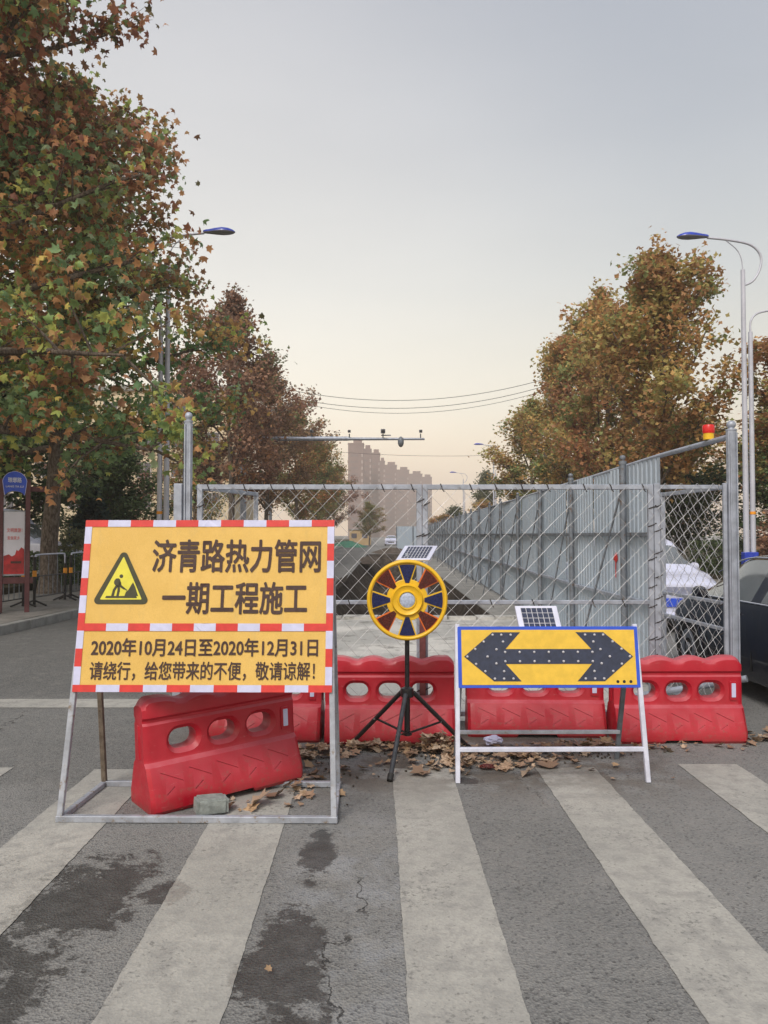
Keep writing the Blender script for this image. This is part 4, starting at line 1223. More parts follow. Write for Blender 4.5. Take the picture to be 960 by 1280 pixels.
for i, (p, x, y, rz, s, lab) in enumerate([
    (0, 9.75, 27.5, .5, (1.03, 1.0), 'tallest orange brown tree on the right, top just under the street lamp head'),
    (1, 9.9, 35, 1.9, (1.08, 1.12), 'orange brown tree behind and left of the tallest one on the right'),
    (0, 10.1, 43, 3.3, (1.05, 1.08), 'rust coloured tree with a narrow top at the left of the right hand row'),
    (1, 9.7, 51, 4.6, (1.15, .92), 'lower rust coloured tree at the left edge of the right hand row'),
    (1, 13.9, 26, 5.4, (1.05, .80), 'brown green tree at the right edge of the picture behind the lamp poles'),
    (0, 17.5, 33, 2.6, (1.2, .68), 'broad dark tree far right behind the lamp poles'),
    (0, 13.5, 36, 1.0, (1.1, .62), 'low brown tree filling in behind the right hand row'),
    (1, 12.5, 48, 0.2, (1.0, .58), 'small brown tree deep behind the right hand row')]):
    o = pa[p] if i < 2 else copy_tree(pa[p])
    put(o, x, y, .14, rz, s, lab, GR)
pg = tree_proto('green_tree', 'x', 'tree', 'green', 7.5, 3.2, 1.2, 51, 16000, .19, limbs=18, top_pow=.5, tr=.12, spread=.36)
GG = 'green trees behind the pavements'
for i, (x, y, rz, s, lab) in enumerate([
    (-12.2, 25, .4, (1.05, .95), 'dark green bushy tree right behind the notice board'),
    (-16.5, 27, 1.4, (1.2, 1.0), 'dark green tree at the far left edge behind the white car'),
    (-10.9, 31, 2.4, (.8, .62), 'dark green low tree just right of the big trunk'),
    (14.8, 20.5, 3.4, (1.1, .80), 'dark green tree behind the dark car on the right'),
    (16.5, 28, 4.4, (1.3, .90), 'dark green tree behind the lamp poles on the right'),
    (11.6, 31, .9, (.8, .50), 'small dark green tree in the understory behind the white car'),
    (12.9, 24, .2, (.7, .44), 'low dark green bush tree beyond the chain link side panel')]):
    o = pg if i == 0 else copy_tree(pg)
    put(o, x, y, .25, rz, s, lab, GG)
po = tree_proto('slender_tree', 'x', 'tree', 'olive', 8.6, 1.9, 1.0, 61, 9000, .22, limbs=16, top_pow=.9, tr=.10, spread=.3)
for i, (x, y, rz, s, lab) in enumerate([
    (11.2, 86, .4, (1.15, 1.02), 'slender green tree beside the far street lamp above the hoarding'),
    (8.6, 96, 1.4, (1.4, .60), 'low olive tree above the hoarding, left of the slender one'),
    (13.6, 80, 2.9, (1.3, .78), 'olive tree right of the far street lamp'),]):
    o = po if i == 0 else copy_tree(po)
    put(o, x, y, 0, rz, s, lab, 'far slender trees')
pf = copy_tree(pa[1]); put(pf, 9.4, 74, 0, 1.1, (.75, .44), 'small brown tree just above the hoarding beneath the far lamp', GR)
pf = copy_tree(pa[0]); put(pf, 7.0, 92, 0, 2.1, (.9, .34), 'smallest brown tree at the far end of the hoarding top', GR)

# hedges and shrubs: leafy masses with a stem
def shrub(label, cat, name, pal, x, y, z, rx, ry, h, n, ls, seed, box=False, shape=LEAF3, faces=F3):
    rng = np.random.default_rng(seed)
    root = thing(name, label, cat, (x, y, z))
    if box:
        p = rng.uniform(-1, 1, (n, 3)); ax = rng.integers(0, 3, n); sg = np.sign(p[np.arange(n), ax]); push = rng.random(n) < .65
        p[np.arange(n), ax] = np.where(push, sg * rng.uniform(.85, 1.06, n), p[np.arange(n), ax])
    else:
        p = rng.normal(0, 1, (n, 3)); p /= np.linalg.norm(p, axis=1)[:, None]
        lump = 1 + .25 * np.sin(p[:, 0] * 5 + seed) * np.cos(p[:, 1] * 4 + 1) + .15 * np.sin(p[:, 2] * 9)
        p *= (rng.uniform(.55, 1.05, n) ** .6 * lump)[:, None]
    pos = p * np.array([rx, ry, h / 2]) + np.array([0, 0, h / 2 + .05]); pos[:, 2] = np.maximum(pos[:, 2], .03)
    tint = pick(pal, n, rng, (rng.integers(0, 12, n)))
    c = link('foliage', leaf_mesh('foliage', pos, rng.uniform(.7, 1.2, n) * ls, tint, shape, faces, rng, 'leaf'), root); c['kind'] = 'stuff'
    b = MB()
    for i in range(5):
        a = i * 1.3 + seed; b.tube([(.1 * math.cos(a), .1 * math.sin(a), -.04), (rx * .5 * math.cos(a), ry * .5 * math.sin(a), h * .7)], [.03, .01], 5)
    b.obj('stem', 'bark', root)
    return root
shrub('clipped green hedge along the verge in front of the parked white car', 'hedge', 'hedge', 'green', -10.6, 20.6, .28, 2.6, .45, .80, 5200, .10, 71, True)
shrub('rounded grey green shrub at the nose of the parked white car', 'shrub', 'shrub', 'olive', -8.75, 22.4, .28, .7, .6, 1.35, 1800, .12, 72)
shrub('dark hedge low behind the railings, left of the yellow notice', 'hedge', 'hedge', 'green', -7.9, 25.5, .14, 1.5, .6, 1.2, 3600, .12, 73, True)
shrub('dark hedge strip behind the two left lamp poles', 'hedge', 'hedge', 'pine', -7.4, 31, .14, 1.2, 3.0, 1.5, 4200, .15, 74, True)
shrub('dark clipped hedge along the right pavement beyond the white car', 'hedge', 'hedge', 'green', 11.8, 22, .22, .6, 7, 1.1, 6500, .14, 75, True)
shrub('dark shrub mass at the right edge behind the dark car roof', 'shrub', 'shrub', 'green', 12.6, 17.5, .22, 1.6, 1.4, 2.4, 5500, .15, 76)
shrub('bushy dark shrub right of the lamp pole base', 'shrub', 'shrub', 'brown', 10.9, 20.8, .14, 1.0, 1.0, 2.0, 3200, .14, 77)
pw = copy_tree(pb[1]); put(pw, -1.9, 104, 0, 2.0, (.72, .50), 'willow like pale tree standing alone at the foot of the brown towers', 'plane trees lining the left pavement')
del pw['group']
# blue green conifers at the back left
def conifer(label, x, y, h, r, seed):
    rng = np.random.default_rng(seed); root = thing('conifer', label, 'tree', (x, y, .28))
    b = MB(); b.tube([(0, 0, -.03), (0, 0, h)], [.12, .01], 7)
    pos = []; n = 7000
    zz = rng.random(n) ** 1.3; k = np.floor(zz * 14) / 14
    rr_ = r * (1 - k) * rng.uniform(.2, 1.0, n) ** .6 + .05; a = rng.uniform(0, 2 * PI, n)
    pos = np.stack([rr_ * np.cos(a), rr_ * np.sin(a), .25 + k * h * .95 - rr_ * .18 + rng.normal(0, .06, n)], 1)
    c = link('crown', leaf_mesh('crown', pos, rng.uniform(.18, .34, n), pick('pine', n, rng), NEED * np.array([2.2, 1, 1], dtype=np.float32), FN, rng, 'leaf'), root); c['kind'] = 'stuff'
    for i in range(26):
        z = .3 + i / 26 * h * .9; a = i * 2.4; q = r * (1 - i / 26) * .8
        b.tube([(0, 0, z), (q * math.cos(a), q * math.sin(a), z - .1)], [.02, .006], 4)
    b.obj('trunk', 'bark', root)
conifer('tall blue green conifer left of the lamp poles, behind the yellow notice corner', -11.6, 33, 4.4, 1.6, 81)
conifer('smaller blue green conifer nearer the big plane trunk', -10.6, 28.5, 3.1, 1.3, 82)
conifer('blue green conifer farther back between trunk and lamp poles', -12.9, 37, 4.0, 1.7, 83)

# ------------------------------------------------------------------ fallen leaves
def litter_tint(rng, n): 
    c = np.array([(.46, .34, .24), (.40, .27, .18), (.52, .41, .30), (.28, .18, .12), (.42, .28, .16)])
    return c[rng.integers(0, len(c), n)] * rng.uniform(.7, 1.15, (n, 1))
CURL = LEAF5.copy(); CURL[:, 2] = .18 * np.abs(CURL[:, 0]) ** 1.2 * 3 * .6 + .10 * CURL[:, 1] ** 2
def litter(name, regions, seed, label_kind='stuff'):
    rng = np.random.default_rng(seed); P = []; S_ = []
    for cx, cy, rx, ry, h, n in regions:
        a = rng.normal(0, .5, (n, 2)); a = np.clip(a, -1.3, 1.3)
        zz = .012 + h * np.abs(rng.random(n)) * np.clip(1 - (a ** 2).sum(1), .05, 1)
        P.append(np.stack([cx + a[:, 0] * rx, cy + a[:, 1] * ry, zz], 1)); S_.append(.028 + .088 * rng.random(n) ** 1.7)
    P = np.concatenate(P); S_ = np.concatenate(S_); n = len(P)
    me = bpy.data.meshes.new(name)
    # lie nearly flat
    me = leaf_mesh(name, P, S_, litter_tint(rng, n), CURL, F5, FlatRng(rng), 'dead_leaf', 0)
    o = link(name, me); o['kind'] = 'stuff'; return o
class FlatRng:
    def __init__(s, r): s.r = r
    def uniform(s, a, b, n): return s.r.uniform(a, b, n)
    def normal(s, a, b, n): return s.r.normal(0, .28, n)
litter('leaf_litter', [(-.1, 5.90, .45, .10, .04, 120), (.42, 5.84, .26, .16, .12, 150), (.50, 5.50, .18, .22, .04, 70), (.95, 5.60, .36, .18, .04, 90),
                       (1.5, 5.9, .6, .12, .05, 90), (-.45, 5.75, .18, .16, .05, 60), (-.55, 5.0, .10, .35, .03, 26), (-.95, 4.65, .3, .12, .02, 10),
                       (2.95, 6.1, .25, .35, .02, 20), (2.2, 5.95, .5, .08, .02, 16), (-.9, 5.7, .3, .25, .03, 30), (.5, 5.42, 1.2, .35, .01, 55)], 5)
litter('leaf_litter', [(-8.6, 19.6, 1.6, .9, .14, 900), (-8.0, 17.4, .8, 2.2, .08, 260)], 6)
# dirt swept up with the leaves
rng = np.random.default_rng(8); b = MB()
for cx, cy, rx, ry, n in [(.45, 5.7, .5, .25, 130), (1.3, 5.75, .6, .18, 120), (-.6, 5.4, .5, .5, 90), (0, 4.2, 2.4, 1.6, 0)]:
    for i in range(n):
        x, y = cx + rng.normal(0, .5) * rx, cy + rng.normal(0, .5) * ry; s = rng.uniform(.004, .014)
        b.box((x, y, s * .4 + .004), (s, s * rng.uniform(.6, 1.3), s * .8), (rng.uniform(0, .6), rng.uniform(0, .6), rng.uniform(0, 3)))
tag(b.obj('grit', 'spoil'), kind='stuff')
GF = 'single fallen leaves on the asphalt'
fm = []
for q in range(6):
    r_ = np.random.default_rng(90 + q); c5 = CURL.copy(); c5[:, 2] += r_.normal(0, .05, 13); c5[:, 0] *= r_.uniform(.8, 1.1)
    me = leaf_mesh('fallen_leaf', np.zeros((1, 3)), np.array([1.0]), litter_tint(r_, 1), c5.astype(np.float32), F5, FlatRng(r_), 'dead_leaf', 0); fm.append(me)
rd = random.Random(3)
def fallen(x, y, s, lab, grp=None, k=None, z=.02):
    o = link('fallen_leaf', fm[rd.randrange(6) if k is None else k]); o.location = (x, y, z); o.scale = (s,) * 3
    o.rotation_euler = (rd.uniform(-.25, .25), rd.uniform(-.25, .25), rd.uniform(0, 6.3)); tag(o, lab, 'leaf', grp)
fallen(-.74, 4.66, .21, 'largest curled brown leaf lying inside the base of the yellow notice frame', z=.03)
fallen(-.90, 4.60, .11, 'small brown leaf just left of the largest leaf inside the notice base')
fallen(-.66, 4.80, .14, 'brown leaf just behind the largest leaf inside the notice base')
fallen(.24, 5.25, .15, 'brown leaf alone on the middle stripe behind the front tripod foot')
fallen(.95, 5.25, .14, 'brown leaf on the asphalt under the front bar of the arrow board')
fallen(1.12, 5.42, .16, 'flat brown leaf right of centre beneath the arrow board')
fallen(-.42, 2.9, .035, 'tiny yellowish leaf scrap on the dark stain beside the second stripe')
fallen(.48, 2.45, .05, 'small yellow leaf scrap at the edge of the middle stripe, near the bottom')
for i in range(18):
    x, y = rd.uniform(-.7, 1.8), rd.uniform(5.42, 5.75)
    fallen(x, y, rd.uniform(.05, .10), 'dry brown fallen leaf at the front of the litter by the sign feet', 'loose leaves in front of the leaf litter')
for i in range(10):
    fallen(-.42 + rd.uniform(-.1, .16), rd.uniform(4.55, 5.5), rd.uniform(.06, .11), 'dry leaf lying beside the right leg of the yellow notice', 'leaves beside the notice leg', z=.015)
for i in range(6):
    fallen(3.0 + rd.uniform(-.12, .2), rd.uniform(5.8, 6.4), rd.uniform(.08, .13), 'pale dry leaf right of the rightmost barrier', 'leaves right of the barriers', z=.015)
# crumpled wrappers in the litter
def crumple(label, x, y, s, mat, seed):
    bm = bmesh.new(); bmesh.ops.create_icosphere(bm, subdivisions=3, radius=1)
    for v in bm.verts:
        k = 1 + .35 * mnoise.noise(v.co * 2.1 + Vector((seed, 0, 0))) + .2 * mnoise.noise(v.co * 5 + Vector((seed, 3, 0)))
        v.co = Vector((v.co.x * s[0] * k, v.co.y * s[1] * k, v.co.z * s[2] * k + s[2]))
    me = bpy.data.meshes.new('wrapper'); bm.to_mesh(me); bm.free(); me.materials.append(M[mat])
    o = link('wrapper', me, None, (x, y, .01)); tag(o, label, 'litter')
crumple('crumpled white wrapper behind the arrow board bars', .83, 5.98, (.07, .05, .035), 'tape_white', 1)
crumple('crumpled red wrapper among the leaves under the arrow board', .70, 5.38, (.05, .028, .014), 'red_lens', 2)
# concrete block by the askew barrier
bm = bmesh.new(); bmesh.ops.create_cube(bm, size=1)
bmesh.ops.bevel(bm, geom=bm.edges[:], offset=.09, segments=2, affect='EDGES')
bmesh.ops.subdivide_edges(bm, edges=bm.edges[:], cuts=2, use_grid_fill=True)
for v in bm.verts:
    v.co = Vector((v.co.x * .18, v.co.y * .12, v.co.z * .085)); v.co += v.co.normalized() * .006 * mnoise.noise(v.co * 30)
me = bpy.data.meshes.new('concrete_block'); bm.to_mesh(me); bm.free(); me.materials.append(M['concrete_block'])
o = link('concrete_block', me, None, (-.99, 4.53, .058)); o.rotation_euler = (0, R(3), R(24))
tag(o, 'pale broken concrete block lying on the front base rail of the notice frame', 'block')

# ------------------------------------------------------------------ street lamps
def lamp_head(par, c, dx):
    """cobra head pointing along dx"""
    b = MB(); L = .74
    prof = [(-.04, .045, .045), (.02, .07, .06), (.10, .085, .065), (.25, .125, .09), (.42, .16, .105), (.56, .15, .09), (.67, .10, .055), (.73, .03, .02)]
    n = 14
    for k, (mat, top) in enumerate((('blue_plastic', True), ('lamp_under', False))):
        b = MB(); vs = []
        for s, hw, hh in prof:
            for j in range(n + 1):
                a = PI * j / n * (1 if top else -1)
                zz = math.sin(a) * (hh * 1.1 if top else hh * .42)
                vs.append((c[0] + dx * s, c[1] + math.cos(a) * hw, c[2] + zz))
        fs = [(i * (n + 1) + j, i * (n + 1) + j + 1, (i + 1) * (n + 1) + j + 1, (i + 1) * (n + 1) + j) for i in range(len(prof) - 1) for j in range(n)]
        b.add(vs, fs); b.obj('lamp_cover' if top else 'lamp_glass', mat, par, 60)
def twin_lamp(name, label, x, y, z, side, group):
    """side = +1: road arm reaches towards -x"""
    t_ = thing(name, label, 'street lamp', (x, y, z), 0, group); s = -side
    b = MB(); b.tube([(-.08 * side, 0, 0), (-.08 * side, 0, 8.0)], [.075, .052], 12); b.obj('pole', 'pole', t_, 50)
    b = MB(); b.tube([(.085 * side, 0, 0), (.085 * side, 0, 6.45)], [.070, .052], 12); b.obj('pole', 'pole', t_, 50)
    b = MB(); b.box((0, 0, .52), (.34, .22, 1.02)); bevelled(b.obj('base_band', 'blue_plastic', t_), .02, 2)
    b = MB(); b.tube([(.085 * side, 0, 1.95), (.085 * side, 0, 2.02)], .071, 12); b.obj('yellow_ring', 'orange', t_, 50)
    pts = catmull([(-.08 * side, 0, 7.6), (.16 * side, 0, 7.72), (.34 * side, 0, 8.02), (.36 * side, 0, 8.36), (.12 * side, 0, 8.62), (-.40 * side, 0, 8.74), (-.95 * side, 0, 8.80)], 6)
    b = MB(); b.tube(pts, .030, 8); b.obj('road_arm', 'pole', t_, 60)
    pts = catmull([(-.08 * side, 0, 8.0), (-.12 * side, 0, 8.3), (-.24 * side, 0, 8.52), (-.50 * side, 0, 8.74)], 5)
    b = MB(); b.tube(pts, .014, 6); b.obj('arm_brace', 'pole', t_, 60)
    lamp_head(t_, (-.97 * side, 0, 8.82), -side)
    pts = catmull([(.085 * side, 0, 6.4), (.10 * side, 0, 6.72), (.28 * side, 0, 6.92), (.75 * side, 0, 7.0), (1.1 * side, 0, 7.0)], 5)
    b = MB(); b.tube(pts, .026, 8); b.obj('pavement_arm', 'pole', t_, 60)
    lamp_head(t_, (1.1 * side, 0, 7.0), side)
    return t_
GSL = 'twin pole street lamps'
L0 = twin_lamp('street_lamp', 'nearest right hand street lamp, white twin poles with a blue lamp head', 8.95, 19.2, .14, 1, GSL)
for x, y, lab in [(9.05, 64, 'far street lamp above the hoarding with arms to both sides'),
                  (9.5, 93, 'farthest street lamp, thin pole above the end of the hoarding')]:
    c = copy_tree(L0); c.location = (x, y, .14); c['label'] = lab
twin_lamp('street_lamp', 'left street lamp whose head shows past the plane tree leaves, poles behind the notice', -5.33, 18.9, .14, -1, GSL)

# camera box on its own pole behind the left post
cb_ = thing('pole_box', 'pale grey cabinet mounted high on a thin pole behind the left gate post', 'cabinet', (-4.95, 19.3, .14))
b = MB(); b.tube([(0, .1, 0), (0, .1, 4.75)], [.05, .035], 8); b.obj('pole', 'steel', cb_, 50)
b = MB(); b.box((0, 0, 4.6), (.27, .16, .46)); bevelled(b.obj('cabinet', 'pole', cb_), .02, 2)
b = MB(); b.box((0, -.085, 4.68), (.24, .012, .03)); b.obj('strap', 'steel_dull', cb_)

# gantry with traffic cameras
ga = thing('camera_gantry', 'long horizontal boom with traffic cameras reaching over the road from the left', 'gantry', (-7.1, 39.5, .14))
b = MB(); b.tube([(0, 0, 0), (0, 0, 6.6)], [.17, .13], 12); b.obj('mast', 'steel', ga, 50)
b = MB(); b.tube([(0, 0, 6.30), (9.15, 0, 6.28)], [.12, .055], 10); b.obj('boom', 'steel', ga, 50)
b = MB(); b.tube([(3.2, 0, 6.30), (5.3, 0, 6.30)], [.118, .105], 10); b.obj('boom_sleeve', 'steel', ga, 50)
def cam_box(x, s=1):
    b = MB(); b.tube([(x, 0, 6.3), (x, 0, 6.55)], .03, 6); b.obj('bracket', 'steel_dull', ga)
    b = MB(); b.box((x, -.12, 6.66), (.15 * s, .36, .15 * s), (R(8), 0, 0)); cbx = bevelled(b.obj('camera', 'steel_dull', ga), .01, 1)
    b = MB(); b.lathe([(.055 * s, 0), (.055 * s, .03), (0, .04)], 10, (x, -.30, 6.64), (0, -1, .1)); b.obj('lens', 'black_hole', cbx)
cam_box(3.45); cam_box(5.35, .9); cam_box(7.05, 1.5); cam_box(8.95)
b = MB(); b.lathe([(.04, .30), (.13, .22), (.15, .08), (.15, -.02), (.13, -.12), (.08, -.2), (0, -.24)], 16, (7.95, 0, 6.10)); b.obj('dome_camera', 'steel_dull', ga, 60)
b = MB(); b.box((7.2, 0, 6.47), (.5, .05, .05)); b.obj('cross_bracket', 'steel_dull', ga)

# overhead cables, drawn between two timber poles among the trees
def cable(label, a, c_, sag, r=.022):
    pts = []
    for i in range(25):
        f = i / 24; p = Vector(a).lerp(Vector(c_), f); p.z -= sag * 4 * f * (1 - f); pts.append(p)
    b = MB(); b.tube(pts, r, 5); tag(b.obj('overhead_cable', 'cable'), label, 'cable')
cable('uppermost of the three dark cables crossing the sky between the tree rows', (-9, 62, 13.4), (13, 62, 14.0), 1.45)
cable('middle one of the three dark cables crossing the sky', (-9, 62, 12.8), (13, 62, 13.45), 1.5)
cable('lowest of the three dark cables crossing the sky, close under the middle one', (-9, 62, 12.55), (13, 62, 13.1), 1.6, .018)
cable('faint single cable low over the brown towers', (-11, 100, 12.6), (16, 100, 11.8), .5, .022)
for x, lab in ((-9, 'left pole carrying the overhead cables, hidden among the tree crowns'), (13, 'right pole carrying the overhead cables, hidden among the tree crowns')):
    b = MB(); b.tube([(x, 62, 0), (x, 62, 14.3)], [.16, .1], 8); tag(b.obj('cable_pole', 'steel_dull', smooth=50), lab, 'pole')

# ------------------------------------------------------------------ buildings
def tower(label, x0, x1, y, h, dep, k):
    t_ = thing('apartment_tower', label, 'building', ((x0 + x1) / 2, y, 0), 0, 'brown apartment towers beyond the road'); w_ = x1 - x0
    b = MB(); b.box((0, dep / 2, h / 2), (w_, dep, h)); b.obj('wall', 'tower_wall', t_)
    b = MB(); b.box((w_ * .1, dep * .4, h + 1.3), (w_ * .55, dep * .4, 2.8)); b.obj('roof_housing', 'tower_wall', t_)
    b = MB(); b.box((0, dep / 2, h + .35), (w_ + .3, dep + .3, .8)); b.obj('parapet', 'tower_wall', t_)
    n = int(h / 3)
    for i in range(1, n):
        for u in (w_ * .40,):
            b = MB(); b.box((u, -.02, 3 * i + .2), (.8, .3, 1.5)); b.obj('window', 'tower_pale', t_)
        b = MB(); b.box((-w_ * .1, -.02, 3 * i + .2), (w_ * .5, .12, 1.1)); b.obj('window', 'tower_window', t_)
tw = [(435, 454.5, 555), (453, 464, 562), (463, 475, 567), (474, 481, 577), (479, 496, 582), (495, 511.5, 588), (510.5, 528, 593), (527, 540, 597)]
names = ['leftmost and tallest brown tower rising behind the left tree row', 'second brown tower from the left', 'third brown tower from the left', 'narrow fourth brown tower from the left',
         'fifth brown tower from the left, middle of the row', 'sixth brown tower from the left', 'seventh brown tower from the left', 'rightmost and lowest brown tower at the end of the row']
for i, ((a, c_, t0), lab) in enumerate(zip(tw, names)):
    D = 43.0 * 980 / (668 - t0)
    tower(lab, (a - 480) / 980 * D, (c_ - 480) / 980 * D, D, 44.5, 9, i)
bb = thing('apartment_block', 'beige apartment block glimpsed behind the left trees', 'building', (-27, 78, 0))
b = MB(); b.box((0, 6, 8), (24, 12, 16)); b.obj('wall', 'beige_wall', bb)
b = MB(); b.box((0, 6, 16.2), (24.6, 12.6, .5)); b.obj('roof', 'kerb', bb)
wb = MB(); wb.box((0, 0, 0), (1.3, .12, 1.4)); wo = wb.obj('tmp', 'window_dark'); wme = wo.data; bpy.data.objects.remove(wo)
fb = MB(); 
for a in ((0, .75, 1.5, .1), (0, -.75, 1.5, .1)): fb.box((a[0], -.02, a[1]), (a[2], .2, a[3]))
for a in (-.7, 0, .7): fb.box((a, -.022, 0), (.08, .2, 1.4))
fo_ = fb.obj('tmp', 'window_pale'); fme = fo_.data; bpy.data.objects.remove(fo_)
for i in range(7):
    for j in range(5):
        o = link('window', wme, bb, (-10.5 + 3.4 * i, -.02, 2 + 3 * j)); o.parent = bb
        f = link('window_frame', fme, o)

# ------------------------------------------------------------------ cars
def car(name, label, paint, loc, rz, L=4.65, Wd=1.80, Hh=1.46, suv=False, plate=None, detail=True):
    """nose towards local +y; lofted shell, glass as its own part"""
    t_ = thing(name, label, 'car', loc, rz)
    # stations: y, sill z, belt z, roof z, half width at sill, belt, roof ; roof==belt -> no cabin
    hl = L / 2; k = Hh / 1.46
    st = [(-hl, .42, .80, .82, .62, .70, .50), (-hl + .10, .28, .93, .96, .80, .84, .62), (-hl + .55, .22, .98, 1.02, .88, .88, .66),
          (-hl + .85, .20, .98, 1.12, .89, .89, .62), (-hl + 1.45, .20, .97, 1.40, .90, .90, .60), (-hl + 2.0, .20, .96, Hh, .90, .90, .60),
          (-hl + 2.7, .20, .95, Hh, .90, .90, .60), (-hl + 3.05, .20, .94, 1.38, .90, .90, .59), (-hl + 3.75, .21, .93, .99, .89, .88, .66),
          (-hl + 4.15, .24, .84, .90, .87, .85, .66), (-hl + 4.48, .27, .72, .78, .80, .80, .60), (-hl + L, .36, .60, .62, .60, .62, .45)]
    if suv:
        st[2] = (-hl + .40, .24, 1.05, 1.30, .88, .88, .62); st[3] = (-hl + .75, .22, 1.05, 1.42, .89, .89, .63); st[1] = (-hl + .10, .30, 1.02, 1.08, .80, .84, .64)
    sc = Wd / 1.80
    A = np.array(st); A[:, 3] = np.where(A[:, 3] > 1.05, A[:, 3] * k, A[:, 3] * (1 + (k - 1) * .6)); A[:, 2] *= 1 + (k - 1) * .6
    # resample
    T_ = catmull([Vector(list(r_[:3])) for r_ in A], 4); U = catmull([Vector((r_[3], r_[4], r_[5])) for r_ in A], 4); Vv = catmull([Vector((r_[6], 0, 0)) for r_ in A], 4)
    rings = []
    for a, u, v in zip(T_, U, Vv):
        y, zs, zb_ = a; zr, ws, wb_ = u; wr = v.x; ws *= sc; wb_ *= sc; wr *= sc
        zr = max(zr, zb_ + .03)
        zm = zs + (zb_ - zs) * .5
        h = [(ws * .55, zs - .01), (ws * .97, zs), (ws, zs + .06), (max(ws, wb_) * 1.008, zm), (wb_ * 1.0, zb_ - .07), (wb_ * .975, zb_)]
        gt = zr - zb_
        h += [(wb_ * .965, zb_ + .012), (wb_ * .965 + (wr - wb_ * .965) * .50, zb_ + gt * .52), (wr * 1.02 + .02, zr - .055 * min(1, gt / .3)), (wr * .92, zr - .018 * min(1, gt / .3)), (wr * .5, zr + .004)]
        rings.append([(x, y, z) for x, z in h] + [(-x, y, z) for x, z in reversed(h)])
    n = len(rings[0]); nr = len(rings)
    body, glass = MB(), MB()
    allv = [p for r_ in rings for p in r_]; body.v = list(allv); glass.v = [(p[0] * 1.0, p[1], p[2]) for p in allv]
    def is_glass(i, j):
        a = T_[i].y if False else T_[i][0]; y = rings[i][0][1]; y2 = rings[i + 1][0][1]
        jj = j if j < 11 else n - 2 - j
        ym = (y + y2) / 2 + hl
        g = U[i].x - T_[i].z
        if jj in (6, 7):     # side windows, leaving pillars
            if (1.12 if not suv else .55) < ym < 3.45 and g > .10: return not (abs(ym - 2.28) < .09)
        if jj in (8, 9, 10): # windscreen and rear window
            if 3.0 < ym < 3.62 or ((.85 if not suv else .2) < ym < (1.40 if not suv else .6)): return True
        return False
    for i in range(nr - 1):
        for j in range(n - 1):
            f = (i * n + j, i * n + j + 1, (i + 1) * n + j + 1, (i + 1) * n + j)
            (glass if is_glass(i, j) else body).f.append(f)
        body.f.append((i * n + n - 1, i * n, (i + 1) * n, (i + 1) * n + n - 1))
    body.f.append(tuple(range(n - 1, -1, -1))); body.f.append(tuple(range((nr - 1) * n, nr * n)))
    body.mi = [0] * len(body.f); glass.mi = [0] * len(glass.f)
    bo = body.obj('body', paint, t_, 40); glass.obj('windows', 'glass_dark', t_, 40)
    for wy in (-hl + .88, hl - .92):
        for sx in (-1, 1):
            xw = sx * (.90 * sc - .09)
            wh = MB(); wh.lathe([(.20, -.10), (.29, -.11), (.325, -.08), (.325, .08), (.29, .11), (.20, .10)], 28, (xw, wy, .325), (1, 0, 0)); wo_ = wh.obj('wheel', 'tyre', t_, 40)
            r_ = MB(); r_.lathe([(.205, 0), (.205, .02), (.19, .03), (.06, .012), (.05, .03), (0, .035)], 24, (xw + sx * .085, wy, .325), (sx, 0, 0)); ro = r_.obj('rim', 'rim', wo_, 30)
            ar_ = MB(); vs = []; m_ = 16
            for q in range(m_ + 1):
                a = PI * q / m_
                for rr2, dx in ((.345, .012), (.385, .012), (.385, -.2), (.345, -.2)):
                    vs.append((sx * (.90 * sc + dx), wy + rr2 * math.cos(a), .325 + rr2 * math.sin(a) * .98))
            fs = [(q * 4 + e, q * 4 + (e + 1) % 4, (q + 1) * 4 + (e + 1) % 4, (q + 1) * 4 + e) for q in range(m_) for e in range(4)]
            ar_.add(vs, fs); ar_.obj('wheel_arch', paint, t_, 40)
            dk = MB(); dk.lathe([(.345, -.012), (.345, .0135)], 28, (sx * .90 * sc, wy, .325), (sx, 0, 0)); dk.obj('arch_recess', 'tyre', t_)
    if detail:
        for sx in (-1, 1):
            for y in (-hl + 1.62, -hl + 2.62):
                b = MB(); b.tube(catmull([(sx * .905 * sc, y - .10, .84 * k), (sx * .945 * sc, y - .06, .85 * k), (sx * .945 * sc, y + .06, .85 * k), (sx * .905 * sc, y + .10, .84 * k)], 3), .013, 8); b.obj('door_handle', 'chrome', t_, 50)
            b = MB(); b.lathe([(0, -.10), (.055, -.08), (.075, 0), (.06, .08), (0, .10)], 14, (sx * 1.0 * sc, hl - 1.48, 1.00 * k), (0, 1, .1)); b.obj('mirror', paint, t_, 50)
            b = MB(); b.tube([(sx * .885 * sc, y_, .975 * k - .012 * (y_ + hl) / 4) for y_ in np.linspace(-hl + 1.1, hl - 1.1, 12)], .009, 6); b.obj('belt_trim', 'chrome', t_, 50)
            for y in (-hl + 1.18, -hl + 2.30, -hl + 3.30):
                b = MB(); b.bar((sx * .909 * sc, y, .30), (sx * .889 * sc, y, .90 * k), .006, .008, (1, 0, 0)); b.obj('door_gap', 'black_hole', t_)
            b = MB(); b.tube([(sx * (.60 * sc + .035), y_, (Hh - .06) - .30 * max(0, (y_ - .35) / 1.2) ** 1.6 - .28 * max(0, (-y_ - .2) / 1.2) ** 1.8) for y_ in np.linspace(-1.35, 1.25, 16)], .008, 6); b.obj('roof_trim', 'chrome', t_, 50)
